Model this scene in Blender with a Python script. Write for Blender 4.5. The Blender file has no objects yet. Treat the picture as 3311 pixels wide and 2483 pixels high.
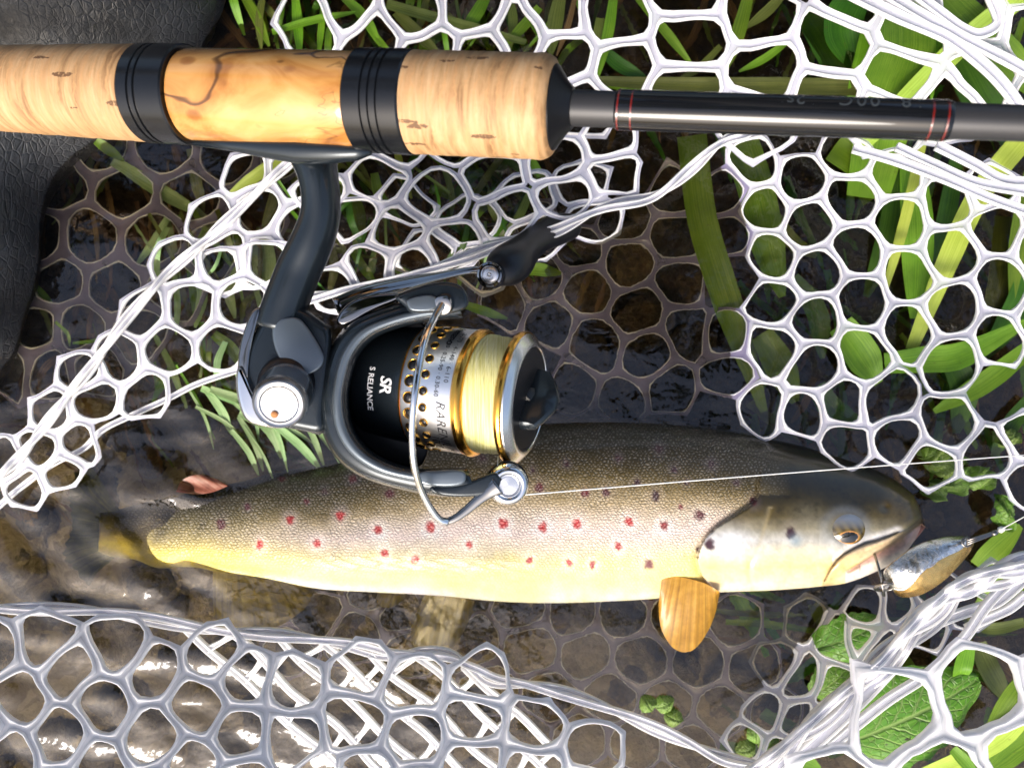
import bpy, bmesh, math, random
import numpy as np
from mathutils import Vector, Matrix
random.seed(7); RNG = np.random.default_rng(7)
PI = math.pi
SC = bpy.context.scene
COL = SC.collection

# ---------------------------------------------------------------- camera
W0, HC = 0.42, 0.33            # metres across the frame at the water plane, camera height above it
PXW, PXH = 3311.0, 2483.0
KPX = W0 / PXW
WL = -0.009                    # level of the water, a little below the reference plane
cd = bpy.data.cameras.new('camera')
cd.sensor_fit = 'HORIZONTAL'; cd.sensor_width = 36.0
cd.lens = 36.0 * HC / W0
cd.clip_start = 0.005; cd.clip_end = 200
cd.dof.use_dof = True; cd.dof.focus_distance = 0.265; cd.dof.aperture_fstop = 18.0
cam = bpy.data.objects.new('camera', cd); COL.objects.link(cam)
cam.location = (0, 0, HC); cam.rotation_euler = (0, 0, 0)
SC.camera = cam

# ---------------------------------------------------------------- sky, sun, exposure
SUN_EL, SUN_AZ = math.radians(40), math.radians(200)      # azimuth clockwise from +Y
w = bpy.data.worlds.new('World'); SC.world = w; w.use_nodes = True
nt = w.node_tree; nt.nodes.clear()
sky = nt.nodes.new('ShaderNodeTexSky'); sky.sky_type = 'NISHITA'; sky.sun_disc = False
sky.sun_elevation = SUN_EL; sky.sun_rotation = SUN_AZ
sky.air_density = 1.0; sky.dust_density = 6.0; sky.ozone_density = 1.0
bg = nt.nodes.new('ShaderNodeBackground'); bg.inputs['Strength'].default_value = 0.15
wo = nt.nodes.new('ShaderNodeOutputWorld')
nt.links.new(sky.outputs[0], bg.inputs[0]); nt.links.new(bg.outputs[0], wo.inputs[0])
sl = bpy.data.lights.new('sun', 'SUN'); sl.energy = 1.5; sl.angle = math.radians(26); sl.color = (1.0, 0.96, 0.9)
so = bpy.data.objects.new('sun', sl); COL.objects.link(so)
sd = Vector((math.sin(SUN_AZ) * math.cos(SUN_EL), math.cos(SUN_AZ) * math.cos(SUN_EL), math.sin(SUN_EL)))
so.rotation_euler = sd.to_track_quat('Z', 'Y').to_euler(); so.location = sd * 5
vs = SC.view_settings
vs.view_transform = 'Standard'; vs.look = 'None'; vs.gamma = 1.0; vs.use_curve_mapping = False
vs.exposure = 0.85
cy = SC.cycles
cy.use_denoising = True
cy.max_bounces = 14; cy.transparent_max_bounces = 24; cy.transmission_bounces = 10; cy.glossy_bounces = 5; cy.diffuse_bounces = 4
cy.caustics_refractive = True; cy.caustics_reflective = False
cy.sample_clamp_indirect = 4.0; cy.blur_glossy = 0.6

# ---------------------------------------------------------------- helpers
def P(u, v, z=0.0):
    """photo pixel (3311x2483) -> world point on the plane at height z"""
    s = KPX * (HC - z) / HC
    return Vector(((u - PXW / 2) * s, -(v - PXH / 2) * s, z))
def PW(u, v, z):
    """same for a point under the water: the ray bends at the surface"""
    if z >= WL: return P(u, v, z)
    q = P(u, v, WL)
    r = math.hypot(q.x, q.y)
    if r < 1e-9: return Vector((0, 0, z))
    s = r / math.hypot(r, HC - WL) / 1.333
    k = (r + (WL - z) * s / math.sqrt(1 - s * s)) / r
    return Vector((q.x * k, q.y * k, z))
def D(u, v): return (u * 1.4968, v * 1.4968)     # 2212-wide preview pixel -> photo pixel

def tag(o, label, cat, group=None):
    o['label'] = label; o['category'] = cat
    if group: o['group'] = group
    return o
def empty(name, loc=(0, 0, 0)):
    o = bpy.data.objects.new(name, None); COL.objects.link(o); o.location = loc
    o.empty_display_size = 0.01
    return o

class MB:
    def __init__(s): s.v = []; s.f = []; s.m = []
    def vert(s, p): s.v.append(tuple(p)); return len(s.v) - 1
    def face(s, idx, m=0): s.f.append(tuple(idx)); s.m.append(m)
    def grid(s, rows, closed=False, m=0):
        """rows: list of lists of points (all one length)"""
        base = len(s.v); n = len(rows[0])
        for r in rows: s.v.extend(tuple(p) for p in r)
        for i in range(len(rows) - 1):
            for j in range(n if closed else n - 1):
                k = (j + 1) % n
                s.face((base + i * n + j, base + i * n + k, base + (i + 1) * n + k, base + (i + 1) * n + j), m)
        return base
    def cap(s, base, n, m=0, flip=False):
        idx = list(range(base, base + n))
        s.face(idx[::-1] if flip else idx, m)
    def lathe(s, o, a, prof, seg=48, m=0, caps=True, x=None):
        o = Vector(o); a = Vector(a).normalized()
        if x is None: x = a.orthogonal()
        x = Vector(x); x = (x - a * x.dot(a)).normalized(); y = a.cross(x)
        rows = []
        for t, r in prof:
            rows.append([o + a * t + (x * math.cos(2 * PI * k / seg) + y * math.sin(2 * PI * k / seg)) * r for k in range(seg)])
        b = s.grid(rows, True, m)
        if caps:
            s.cap(b, seg, m, True); s.cap(b + (len(prof) - 1) * seg, seg, m)
    def tube(s, pts, rad, seg=10, m=0, caps=True, flat=1.0, up=None):
        pts = [Vector(p) for p in pts]; n = len(pts)
        if not hasattr(rad, '__len__'): rad = [rad] * n
        rows = []; up0 = Vector(up) if up else Vector((0, 0, 1))
        for i, p in enumerate(pts):
            t = (pts[min(i + 1, n - 1)] - pts[max(i - 1, 0)]).normalized()
            side = t.cross(up0)
            if side.length < 1e-4: side = t.cross(Vector((0, 1, 0.01)))
            side.normalize(); nn = side.cross(t).normalized()
            r = rad[i]
            rows.append([p + side * math.cos(2 * PI * k / seg) * r + nn * math.sin(2 * PI * k / seg) * r * flat for k in range(seg)])
        b = s.grid(rows, True, m)
        if caps:
            s.cap(b, seg, m, True); s.cap(b + (n - 1) * seg, seg, m)
    def build(s, name, mats, parent=None, smooth=True, angle=None):
        me = bpy.data.meshes.new(name); me.from_pydata(s.v, [], s.f)
        if not isinstance(mats, (list, tuple)): mats = [mats]
        for mm in mats: me.materials.append(mm)
        if len(mats) > 1: me.polygons.foreach_set('material_index', s.m)
        me.polygons.foreach_set('use_smooth', [smooth] * len(me.polygons))
        me.validate(); me.update()
        if angle is not None: me.set_sharp_from_angle(angle=math.radians(angle))
        o = bpy.data.objects.new(name, me); COL.objects.link(o)
        if parent: o.parent = parent
        return o

def spline(pts, n):
    """Catmull-Rom through pts (tuples of any length) -> n samples"""
    p = np.array(pts, float); m = len(p)
    if m == 2:
        t = np.linspace(0, 1, n)[:, None]; return p[0] * (1 - t) + p[1] * t
    q = np.vstack([2 * p[0] - p[1], p, 2 * p[-1] - p[-2]])
    out = []
    for s in np.linspace(0, m - 1, n):
        i = min(int(s), m - 2); t = s - i
        a, b, c, d = q[i], q[i + 1], q[i + 2], q[i + 3]
        out.append(0.5 * ((2 * b) + (-a + c) * t + (2 * a - 5 * b + 4 * c - d) * t * t + (-a + 3 * b - 3 * c + d) * t ** 3))
    return np.array(out)
def chaikin(poly, it=2):
    p = [np.array(q, float) for q in poly]
    for _ in range(it):
        r = []
        for i in range(len(p)):
            a, b = p[i], p[(i + 1) % len(p)]
            r += [a * .75 + b * .25, a * .25 + b * .75]
        p = r
    return p
def inset(poly, d):
    n = len(poly); out = []
    area = sum(poly[i][0] * poly[(i + 1) % n][1] - poly[(i + 1) % n][0] * poly[i][1] for i in range(n))
    sg = 1 if area > 0 else -1
    for i in range(n):
        a, b, c = poly[i - 1], poly[i], poly[(i + 1) % n]
        t1 = np.array(b) - np.array(a); t2 = np.array(c) - np.array(b)
        t = t1 / (np.linalg.norm(t1) + 1e-9) + t2 / (np.linalg.norm(t2) + 1e-9)
        t /= (np.linalg.norm(t) + 1e-9)
        out.append(np.array(b) + np.array((-t[1], t[0])) * sg * d)
    return out
def puff(mb, poly, z0, z1, bev=10, m=0, steps=4, smooth=2, zf=None):
    """rounded slab whose outline is given in photo pixels; zf(u,v) adds to the height"""
    if smooth: poly = chaikin(poly, smooth)
    hgt = z1 - z0
    b_m = bev * KPX * .75
    b_m = min(b_m, hgt * .48)
    rows = []
    zz = (lambda p: zf(p[0], p[1])) if zf else (lambda p: 0.0)
    seq = [(bev, z0)] + [(bev * (1 - math.sin(a)), z0 + b_m * (1 - math.cos(a))) for a in np.linspace(0, PI / 2, steps)][1:]
    seq += [(bev * (1 - math.cos(a)), z1 - b_m * (1 - math.sin(a))) for a in np.linspace(0, PI / 2, steps + 1)]
    for d_, z in seq:
        pl = inset(poly, d_) if d_ > 1e-6 else poly
        rows.append([P(p[0], p[1], z + zz(p)) for p in pl])
    b = mb.grid(rows, True, m); n = len(poly)
    mb.cap(b, n, m, True); mb.cap(b + (len(rows) - 1) * n, n, m)

def ribbon(mb, outer, inner, z0, z1, n=60, m=0, lift=None):
    """rounded bar between two photo-pixel polylines"""
    a, b = spline(outer, n), spline(inner, n); rows = []
    for i in range(n):
        row = []
        for k in range(20):
            th = 2 * PI * k / 20; c, s = math.cos(th), math.sin(th)
            x = .5 - .5 * math.copysign(abs(c) ** .6, c); y = math.copysign(abs(s) ** .6, s)
            p = a[i] + (b[i] - a[i]) * x; z = (z0 + z1) / 2 + y * (z1 - z0) / 2
            row.append(P(p[0], p[1], z))
        rows.append(row)
    bs = mb.grid(rows, True, m); mb.cap(bs, 20, m, True); mb.cap(bs + (n - 1) * 20, 20, m)

def tps(ctrl):
    """thin-plate spline (x,y)->value fields; ctrl rows (x,y,val...)"""
    c = np.array(ctrl, float); xy = c[:, :2] / 1000.0; val = c[:, 2:]; n = len(c)
    def U(r2): return np.where(r2 > 1e-12, r2 * np.log(r2 + 1e-12), 0)
    d2 = ((xy[:, None] - xy[None]) ** 2).sum(-1)
    A = np.zeros((n + 3, n + 3)); A[:n, :n] = U(d2) + np.eye(n) * 1e-4
    A[:n, n] = 1; A[:n, n + 1:] = xy; A[n, :n] = 1; A[n + 1:, :n] = xy.T
    B = np.zeros((n + 3, val.shape[1])); B[:n] = val
    X = np.linalg.solve(A, B)
    def f(u, v):
        q = np.array((u, v)) / 1000.0
        k = U(((xy - q) ** 2).sum(-1))
        return k @ X[:n] + X[n] + q @ X[n + 1:]
    return f

# ---------------------------------------------------------------- materials
def mat(name, col=(.8, .8, .8), rough=.5, metal=0, **kw):
    m = bpy.data.materials.new(name); m.use_nodes = True
    b = m.node_tree.nodes['Principled BSDF']
    b.inputs['Base Color'].default_value = (*col[:3], 1); b.inputs['Roughness'].default_value = rough
    b.inputs['Metallic'].default_value = metal
    for k, v in kw.items(): b.inputs[k.replace('_', ' ')].default_value = v
    return m
class NT:
    """small node-graph helper"""
    def __init__(s, m): s.m = m; s.t = m.node_tree; s.b = s.t.nodes.get('Principled BSDF')
    def n(s, typ, **kw):
        nd = s.t.nodes.new('ShaderNode' + typ)
        ins = kw.pop('ins', {})
        for k, v in kw.items(): setattr(nd, k, v)
        for k, v in ins.items():
            if hasattr(v, 'bl_idname') or isinstance(v, bpy.types.NodeSocket): s.t.links.new(v, nd.inputs[k])
            else: nd.inputs[k].default_value = v
        return nd
    def link(s, a, b): s.t.links.new(a, b)
    def coords(s, kind='Object', scale=(1, 1, 1), rot=(0, 0, 0)):
        c = s.n('TexCoord'); mp = s.n('Mapping'); mp.inputs['Scale'].default_value = scale; mp.inputs['Rotation'].default_value = rot
        s.link(c.outputs[kind], mp.inputs[0]); return mp.outputs[0]
    def noise(s, vec, scale, detail=4, rough=.55, dist=0):
        x = s.n('TexNoise'); x.inputs['Scale'].default_value = scale; x.inputs['Detail'].default_value = detail
        x.inputs['Roughness'].default_value = rough; x.inputs['Distortion'].default_value = dist
        if vec is not None: s.link(vec, x.inputs['Vector'])
        return x.outputs['Fac']
    def ramp(s, fac, stops, interp='LINEAR'):
        r = s.n('ValToRGB'); r.color_ramp.interpolation = interp; e = r.color_ramp.elements
        while len(e) < len(stops): e.new(.5)
        for i, (p, c) in enumerate(stops):
            e[i].position = p; e[i].color = (*c[:3], c[3] if len(c) > 3 else 1) if hasattr(c, '__len__') else (c, c, c, 1)
        s.link(fac, r.inputs[0]); return r.outputs[0]
    def math(s, op, a, b=None, c=None):
        x = s.n('Math', operation=op)
        for i, q in enumerate((a, b, c)):
            if q is None: continue
            if isinstance(q, (int, float)): x.inputs[i].default_value = q
            else: s.link(q, x.inputs[i])
        return x.outputs[0]
    def mix(s, fac, a, b, blend='MIX'):
        x = s.n('Mix', data_type='RGBA', blend_type=blend)
        for sock, q in ((x.inputs[0], fac), (x.inputs[6], a), (x.inputs[7], b)):
            if isinstance(q, (int, float)): sock.default_value = q
            elif isinstance(q, tuple): sock.default_value = (*q[:3], 1)
            else: s.link(q, sock)
        return x.outputs[2]
    def bump(s, h, strength=.3, dist=.001, normal=None):
        x = s.n('Bump'); x.inputs['Strength'].default_value = strength; x.inputs['Distance'].default_value = dist
        s.link(h, x.inputs['Height'])
        if normal is not None: s.link(normal, x.inputs['Normal'])
        return x.outputs[0]
    def color(s, c): s.link(c, s.b.inputs['Base Color'])
    def normal(s, c): s.link(c, s.b.inputs['Normal'])
    def rough(s, c): s.link(c, s.b.inputs['Roughness'])
# ================================================================ setting: stream bed and water
def warp_axis(n, inner, outer):
    """dense inside +-inner, quickly growing out to +-outer"""
    c = np.linspace(-inner, inner, n)
    e = [inner * 1.15, inner * 1.5, inner * 2.2, 1.6, 3, 6, 14, outer]
    return np.concatenate([-np.array(e[::-1]), c, np.array(e)])
def field(seed, lam, amp, n=9, ang=None, spread=PI):
    r = np.random.default_rng(seed); ws = []
    for _ in range(n):
        a = (r.uniform(-spread, spread) + (ang or 0)); l = lam * r.uniform(.6, 1.6)
        ws.append((math.cos(a) * 2 * PI / l, math.sin(a) * 2 * PI / l, r.uniform(0, 2 * PI), amp * l / lam / math.sqrt(n)))
    def f(x, y):
        z = 0
        for kx, ky, ph, am in ws: z = z + am * np.sin(kx * x + ky * y + ph)
        return z
    return f
def sheet(name, xs, ys, zfun, material):
    X, Y = np.meshgrid(xs, ys); Z = zfun(X, Y)
    nx, ny = len(xs), len(ys)
    me = bpy.data.meshes.new(name)
    v = np.stack([X.ravel(), Y.ravel(), Z.ravel()], 1)
    i = np.arange(nx * ny).reshape(ny, nx)
    f = np.stack([i[:-1, :-1], i[:-1, 1:], i[1:, 1:], i[1:, :-1]], -1).reshape(-1, 4)
    me.from_pydata(v.tolist(), [], f.tolist()); me.materials.append(material)
    me.polygons.foreach_set('use_smooth', [True] * len(me.polygons)); me.update()
    o = bpy.data.objects.new(name, me); COL.objects.link(o); o['kind'] = 'structure'
    return o
def sstep(a, b, x):
    t = np.clip((x - a) / (b - a), 0, 1); return t * t * (3 - 2 * t)

# --- stream bed
m_bed = mat('stream_bed_silt', (.05, .035, .015), .9); g = NT(m_bed)
oc = g.coords('Object')
n1 = g.noise(oc, 14, 6, .6); n2 = g.noise(oc, 90, 5, .65); n3 = g.noise(oc, 420, 4, .6)
vor = g.n('TexVoronoi', feature='F1'); vor.inputs['Scale'].default_value = 95; g.link(oc, vor.inputs['Vector'])
dark = g.ramp(n2, [(.3, (.006, .0035, .001)), (.5, (.024, .013, .004)), (.7, (.075, .044, .014))])
tan = g.ramp(n2, [(.25, (.055, .038, .015)), (.5, (.14, .102, .048)), (.75, (.30, .24, .13))])
tan = g.mix(.45, tan, g.ramp(vor.outputs['Color'], [(.0, (.12, .09, .045)), (1, (.48, .41, .28))]))
sep = g.n('SeparateXYZ'); g.link(oc, sep.inputs[0])
# gravel lies towards the stream (lower left), silt and roots by the bank
s_ = g.math('ADD', g.math('MULTIPLY', sep.outputs[0], -2.4), g.math('MULTIPLY', sep.outputs[1], -5.5))
s_ = g.math('ADD', s_, g.math('MULTIPLY', g.math('SUBTRACT', n1, .5), 1.2))
fac = g.ramp(s_, [(.20, 0.0), (.62, 1.0)])
g.color(g.mix(fac, dark, tan))
g.normal(g.bump(g.math('ADD', n2, g.math('MULTIPLY', n3, .4)), .8, .004))
fb1 = field(3, .12, .008); fb2 = field(4, .03, .0022)
def bed_z(x, y):
    sh = sstep(-.02, .16, -(x * .45 + y))
    near = np.exp(-(x * x + y * y) / .6)
    return -.105 + .035 * sh * near + (fb1(x, y) + fb2(x, y)) * near
bed = sheet('stream_bed', warp_axis(150, .42, 40), warp_axis(130, .36, 40), bed_z, m_bed)

# --- water: refracting sheet with real ripples
m_water = bpy.data.materials.new('stream_water'); m_water.use_nodes = True
g = NT(m_water); g.t.nodes.clear()
out = g.n('OutputMaterial')
oc = g.coords('Object')
bn = g.noise(oc, 55, 3, .5, .4); bn2 = g.noise(oc, 160, 2, .5, .3)
nrm = g.bump(g.math('ADD', bn, g.math('MULTIPLY', bn2, .22)), .22, .004)
refr = g.n('BsdfRefraction'); refr.inputs['IOR'].default_value = 1.333; refr.inputs['Roughness'].default_value = 0
refr.inputs['Color'].default_value = (.95, .89, .72, 1); g.link(nrm, refr.inputs['Normal'])
glo = g.n('BsdfGlossy'); glo.inputs['Roughness'].default_value = .005; glo.inputs['Color'].default_value = (.97, .97, 1, 1); g.link(nrm, glo.inputs['Normal'])
fr = g.n('Fresnel'); fr.inputs['IOR'].default_value = 1.58; g.link(nrm, fr.inputs['Normal'])
mx = g.n('MixShader'); g.link(fr.outputs[0], mx.inputs[0]); g.link(refr.outputs[0], mx.inputs[1]); g.link(glo.outputs[0], mx.inputs[2])
g.link(mx.outputs[0], out.inputs['Surface'])
fw1 = field(11, .075, .00045, 8); fw2 = field(12, .022, .00036, 10, 1.05, .5); fw3 = field(13, .011, .00012, 8, 1.05, .8)
fw4 = field(15, .03, .00016, 7)
def water_z(x, y):
    left = sstep(-.06, -.15, x) * sstep(.05, -.02, y)
    left = np.maximum(left, sstep(.03, -.1, x) * sstep(-.07, -.13, y) * .8)
    near = np.exp(-(x * x + y * y) / .5)
    return WL + (fw1(x, y) * .7 + fw4(x, y) + (fw2(x, y) * 2.3 + fw3(x, y) * 2.2) * left) * near
water = sheet('water', warp_axis(300, .36, 40), warp_axis(240, .30, 40), water_z, m_water)

# ================================================================ stones
def stone_mesh(seed, col):
    r = np.random.default_rng(seed); bm = bmesh.new(); bmesh.ops.create_icosphere(bm, subdivisions=2, radius=1)
    k = [(r.normal(size=3), r.uniform(0, 6), r.uniform(.05, .14)) for _ in range(7)]
    for vtx in bm.verts:
        d = np.array(vtx.co); q = 1 + sum(a * math.sin(float(d @ kk) * 1.6 + ph) for kk, ph, a in k)
        vtx.co = Vector(d * q)
    me = bpy.data.meshes.new('stone'); bm.to_mesh(me); bm.free()
    me.polygons.foreach_set('use_smooth', [True] * len(me.polygons)); me.materials.append(col); return me
def stone_mat(name, a, b, c):
    m = mat(name, a, .75); g = NT(m); oi = g.n('ObjectInfo')
    oc = g.coords('Object'); n = g.noise(oc, 2.2, 6, .65); n_ = g.noise(oc, 9, 4, .6)
    base = g.ramp(n, [(.3, a), (.5, b), (.72, c)])
    hv = g.n('HueSaturation'); g.link(base, hv.inputs['Color'])
    g.link(g.math('ADD', .35, g.math('MULTIPLY', oi.outputs['Random'], 1.15)), hv.inputs['Value'])
    g.color(hv.outputs[0]); g.normal(g.bump(g.math('ADD', n, n_), .5, .25)); return m
ms_brown = stone_mat('mossy_brown_stone', (.022, .014, .005), (.075, .047, .017), (.16, .11, .045))
ms_tan = stone_mat('pale_gravel_stone', (.06, .045, .02), (.16, .122, .062), (.32, .26, .155))
sm_b = [stone_mesh(20 + i, ms_brown) for i in range(4)]; sm_t = [stone_mesh(30 + i, ms_tan) for i in range(5)]
def stone(u, v, w_px, meshes, label, group, zoff=0.0, asp=.75):
    q = PW(u, v, -.09); q.z = float(bed_z(np.array(q.x), np.array(q.y)))
    q = PW(u, v, q.z)
    o = bpy.data.objects.new('stone', random.choice(meshes)); COL.objects.link(o)
    r = w_px * KPX * (HC - q.z) / HC * .5
    o.location = (q.x, q.y, q.z + r * .25 + zoff); o.scale = (r, r * asp, r * random.uniform(.5, .7))
    o.rotation_euler = (random.uniform(-.2, .2), random.uniform(-.2, .2), random.uniform(0, 6.28))
    tag(o, label, 'stone', group)
L1, G1 = 'mossy brown stone on the dark stream bed under the net', 'brown stones on the bed'
for (u, v, s) in [(2240, 1010, 150), (2230, 1120, 190), (1900, 970, 210), (2060, 1060, 240), (1880, 1190, 220), (2020, 850, 230), (2170, 800, 180),
                  (1760, 760, 180), (1700, 930, 200), (1980, 1270, 170), (2290, 930, 150), (1560, 700, 170), (2100, 690, 200), (2480, 1150, 150),
                  (560, 780, 180), (330, 1000, 170), (240, 850, 150), (430, 930, 160), (180, 1180, 170), (420, 1400, 160), (520, 1480, 150), (340, 1560, 150), (640, 1360, 140),
                  (2560, 1330, 150), (3000, 1640, 140), (2740, 2130, 150), (1650, 2010, 150), (1540, 2060, 140), (1250, 2010, 150), (1130, 1960, 140)]:
    stone(u, v, s, sm_b, L1, G1)
L2, G2 = 'pale tan gravel stone on the shallow bed below the trout', 'tan gravel stones'
for k in range(110):
    u = random.uniform(-60, 1900); v = random.uniform(1660, 2500)
    if u > 1000 and v < 1950: continue
    if u < 600 and v < 1640: continue
    stone(u, v, random.uniform(50, 150) * (.8 if v < 1950 else 1.1), sm_t, L2, G2, 0, random.uniform(.6, .95))
for k in range(26):
    stone(random.uniform(1750, 2650), random.uniform(1960, 2350), random.uniform(70, 160), sm_t if k % 3 else sm_b,
          L2.replace('below the trout', 'beside the pectoral fin') if k % 3 else L1, G2 + ' by the fin' if k % 3 else G1)
# ================================================================ plants
def leaf_mat(name, c0, c1, c2, rough=.38, vein=True):
    m = mat(name, c1, rough); g = NT(m)
    uv = g.n('UVMap'); sp = g.n('SeparateXYZ'); g.link(uv.outputs[0], sp.inputs[0])
    mp = g.n('Mapping'); mp.inputs['Scale'].default_value = (34, .8, 1); g.link(uv.outputs[0], mp.inputs[0])
    st = g.noise(mp.outputs[0], 1.0, 3, .6)
    oc = g.coords('Object'); bl = g.noise(oc, 70, 4, .6); oi = g.n('ObjectInfo')
    f = g.math('ADD', g.math('MULTIPLY', st, .68), g.math('MULTIPLY', bl, .32))
    c = g.ramp(f, [(.34, c0), (.5, c1), (.66, c2)])
    hv = g.n('HueSaturation'); g.link(c, hv.inputs['Color'])
    g.link(g.math('ADD', .72, g.math('MULTIPLY', oi.outputs['Random'], .55)), hv.inputs['Value'])
    g.link(g.math('ADD', .485, g.math('MULTIPLY', oi.outputs['Random'], .03)), hv.inputs['Hue'])
    spot = g.ramp(g.noise(oc, 420, 3, .6), [(.66, 0.0), (.72, 1.0)])
    g.color(g.mix(g.math('MULTIPLY', spot, .55), hv.outputs[0], (.10, .075, .02)))
    g.normal(g.bump(st, .35, .0006))
    b = g.b; b.inputs['Specular IOR Level'].default_value = .5
    tr = g.n('BsdfTranslucent'); g.link(hv.outputs[0], tr.inputs['Color'])
    mx = g.n('MixShader'); mx.inputs[0].default_value = .3
    out = g.t.nodes['Material Output']; g.link(b.outputs[0], mx.inputs[1]); g.link(tr.outputs[0], mx.inputs[2]); g.link(mx.outputs[0], out.inputs[0])
    return m
LG = leaf_mat('fresh_green_leaf', (.075, .185, .006), (.145, .29, .012), (.26, .41, .04))
LY = leaf_mat('yellow_green_leaf', (.36, .50, .05), (.50, .64, .09), (.62, .74, .16))
LD = leaf_mat('deep_green_leaf', (.020, .075, .004), (.045, .14, .007), (.09, .21, .015))
LO = leaf_mat('olive_leaf', (.06, .085, .012), (.12, .15, .025), (.20, .23, .05))
LB = leaf_mat('dead_brown_stem', (.045, .024, .008), (.13, .07, .022), (.30, .18, .07), .7)
LP = leaf_mat('pale_submerged_leaf', (.20, .34, .11), (.32, .48, .19), (.46, .60, .30))
def vein_mat(name, c0, c1, c2, cv):
    m = leaf_mat(name, c0, c1, c2); g = NT(m); uv = g.n('UVMap'); sp = g.n('SeparateXYZ'); g.link(uv.outputs[0], sp.inputs[0])
    q = g.math('ABSOLUTE', g.math('SUBTRACT', g.math('MULTIPLY', sp.outputs[0], 2), 1))
    n = g.noise(g.coords('Object'), 130, 3, .6)
    f = g.math('FRACT', g.math('ADD', g.math('ADD', g.math('MULTIPLY', sp.outputs[1], 7), g.math('MULTIPLY', q, -2.6)), g.math('MULTIPLY', n, .5)))
    side = g.ramp(g.math('ABSOLUTE', g.math('SUBTRACT', f, .5)), [(.0, 1.0), (.05, .6), (.10, 0.0)]); midr = g.ramp(q, [(.0, 1.0), (.03, .8), (.06, 0.0)])
    net_ = g.n('TexVoronoi', feature='DISTANCE_TO_EDGE'); net_.inputs['Scale'].default_value = 330; g.link(g.coords('Object'), net_.inputs['Vector'])
    fine = g.math('MULTIPLY', g.ramp(net_.outputs['Distance'], [(.0, 1.0), (.09, 0.0)]), .45)
    mask = g.math('MAXIMUM', g.math('MAXIMUM', side, midr), fine)
    src = g.b.inputs['Base Color'].links[0].from_socket
    hole = g.ramp(g.noise(g.coords('Object'), 260, 3, .6), [(.68, 0.0), (.71, 1.0)])
    g.color(g.mix(hole, g.mix(g.math('MULTIPLY', mask, .7), src, cv), (.03, .02, .008)))
    g.normal(g.bump(g.math('SUBTRACT', 1.0, mask), .6, .0012)); return m
LK = vein_mat('dock_leaf', (.055, .15, .008), (.105, .235, .018), (.17, .31, .04), (.34, .46, .16))
LC = vein_mat('cress_leaf', (.13, .27, .03), (.22, .38, .06), (.34, .50, .13), (.45, .58, .25))
LM = {'K': LK, 'C': LC, 'G': LG, 'Y': LY, 'D': LD, 'O': LO, 'B': LB, 'P': LP}

def blade(parent, path, wpx, kind, z=(-.02, -.02), name='leaf_blade', fold=.22, taper=(.75, .25), n=14, twist=0.0):
    """strip leaf along photo-pixel path; z may have one value per end or per point"""
    pts = spline(path, n) if len(path) > 2 else spline(path, n)
    zs = np.interp(np.linspace(0, 1, n), np.linspace(0, 1, len(z)), z)
    ctr = [PW(p[0], p[1], zz) for p, zz in zip(pts, zs)]
    bend = random.uniform(-.03, .03)
    rows = []; uvs = []
    L = (ctr[-1] - ctr[0]).length
    for i, c in enumerate(ctr):
        t = (ctr[min(i + 1, n - 1)] - ctr[max(i - 1, 0)]).normalized()
        s = t.cross(Vector((0, 0, 1))).normalized()
        up = s.cross(t).normalized()
        f = i / (n - 1)
        a = twist * (f - .5)
        s, up = s * math.cos(a) + up * math.sin(a), up * math.cos(a) - s * math.sin(a)
        k = (taper[0] + (1 - taper[0]) * min(1, f / .35)) if f < .35 else (1 if f < .6 else 1 + (taper[1] - 1) * ((f - .6) / .4) ** 1.4)
        hw = wpx * .5 * KPX * (HC - c.z) / HC * k
        c = c + s * bend * L * math.sin(PI * f) * .3
        rows.append([c + s * hw * q + up * (abs(q) * hw * fold) for q in (-1, -.5, 0, .5, 1)])
        uvs.append([((q + 1) * .5 * wpx / 60.0, f * L * 30) for q in (-1, -.5, 0, .5, 1)])
    mb = MB(); mb.grid(rows); ln = len(mb.v)
    # real thickness: an underside 0.25 mm below
    th = .00025
    for r in rows: mb.v.extend(tuple(q - Vector((0, 0, th))) for q in r)
    nf = len(mb.f)
    for i in range(nf): mb.face(tuple(ln + q for q in mb.f[i][::-1]))
    o = mb.build(name, LM[kind], parent)
    flat = [q for r in uvs for q in r] * 2
    uvl = o.data.uv_layers.new(name='UVMap')
    li = np.zeros(len(o.data.loops), int); o.data.loops.foreach_get('vertex_index', li)
    uvl.data.foreach_set('uv', np.array(flat)[li].ravel())
    return o

def clump(name, u, v, label, cat='grass', group=None, z=-.09):
    e = empty(name, PW(u, v, z)); tag(e, label, cat, group)
    return e
def put(e, lst, zk=1.0):
    for it in lst:
        path, wpx, kind, z = it[:4]; z = tuple(q * zk if q < 0 else q for q in z)
        o = blade(None, path, wpx, kind, z, **(it[4] if len(it) > 4 else {}))
        o.parent = e; o.matrix_parent_inverse = Matrix.Translation(-Vector(e.location))

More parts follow.
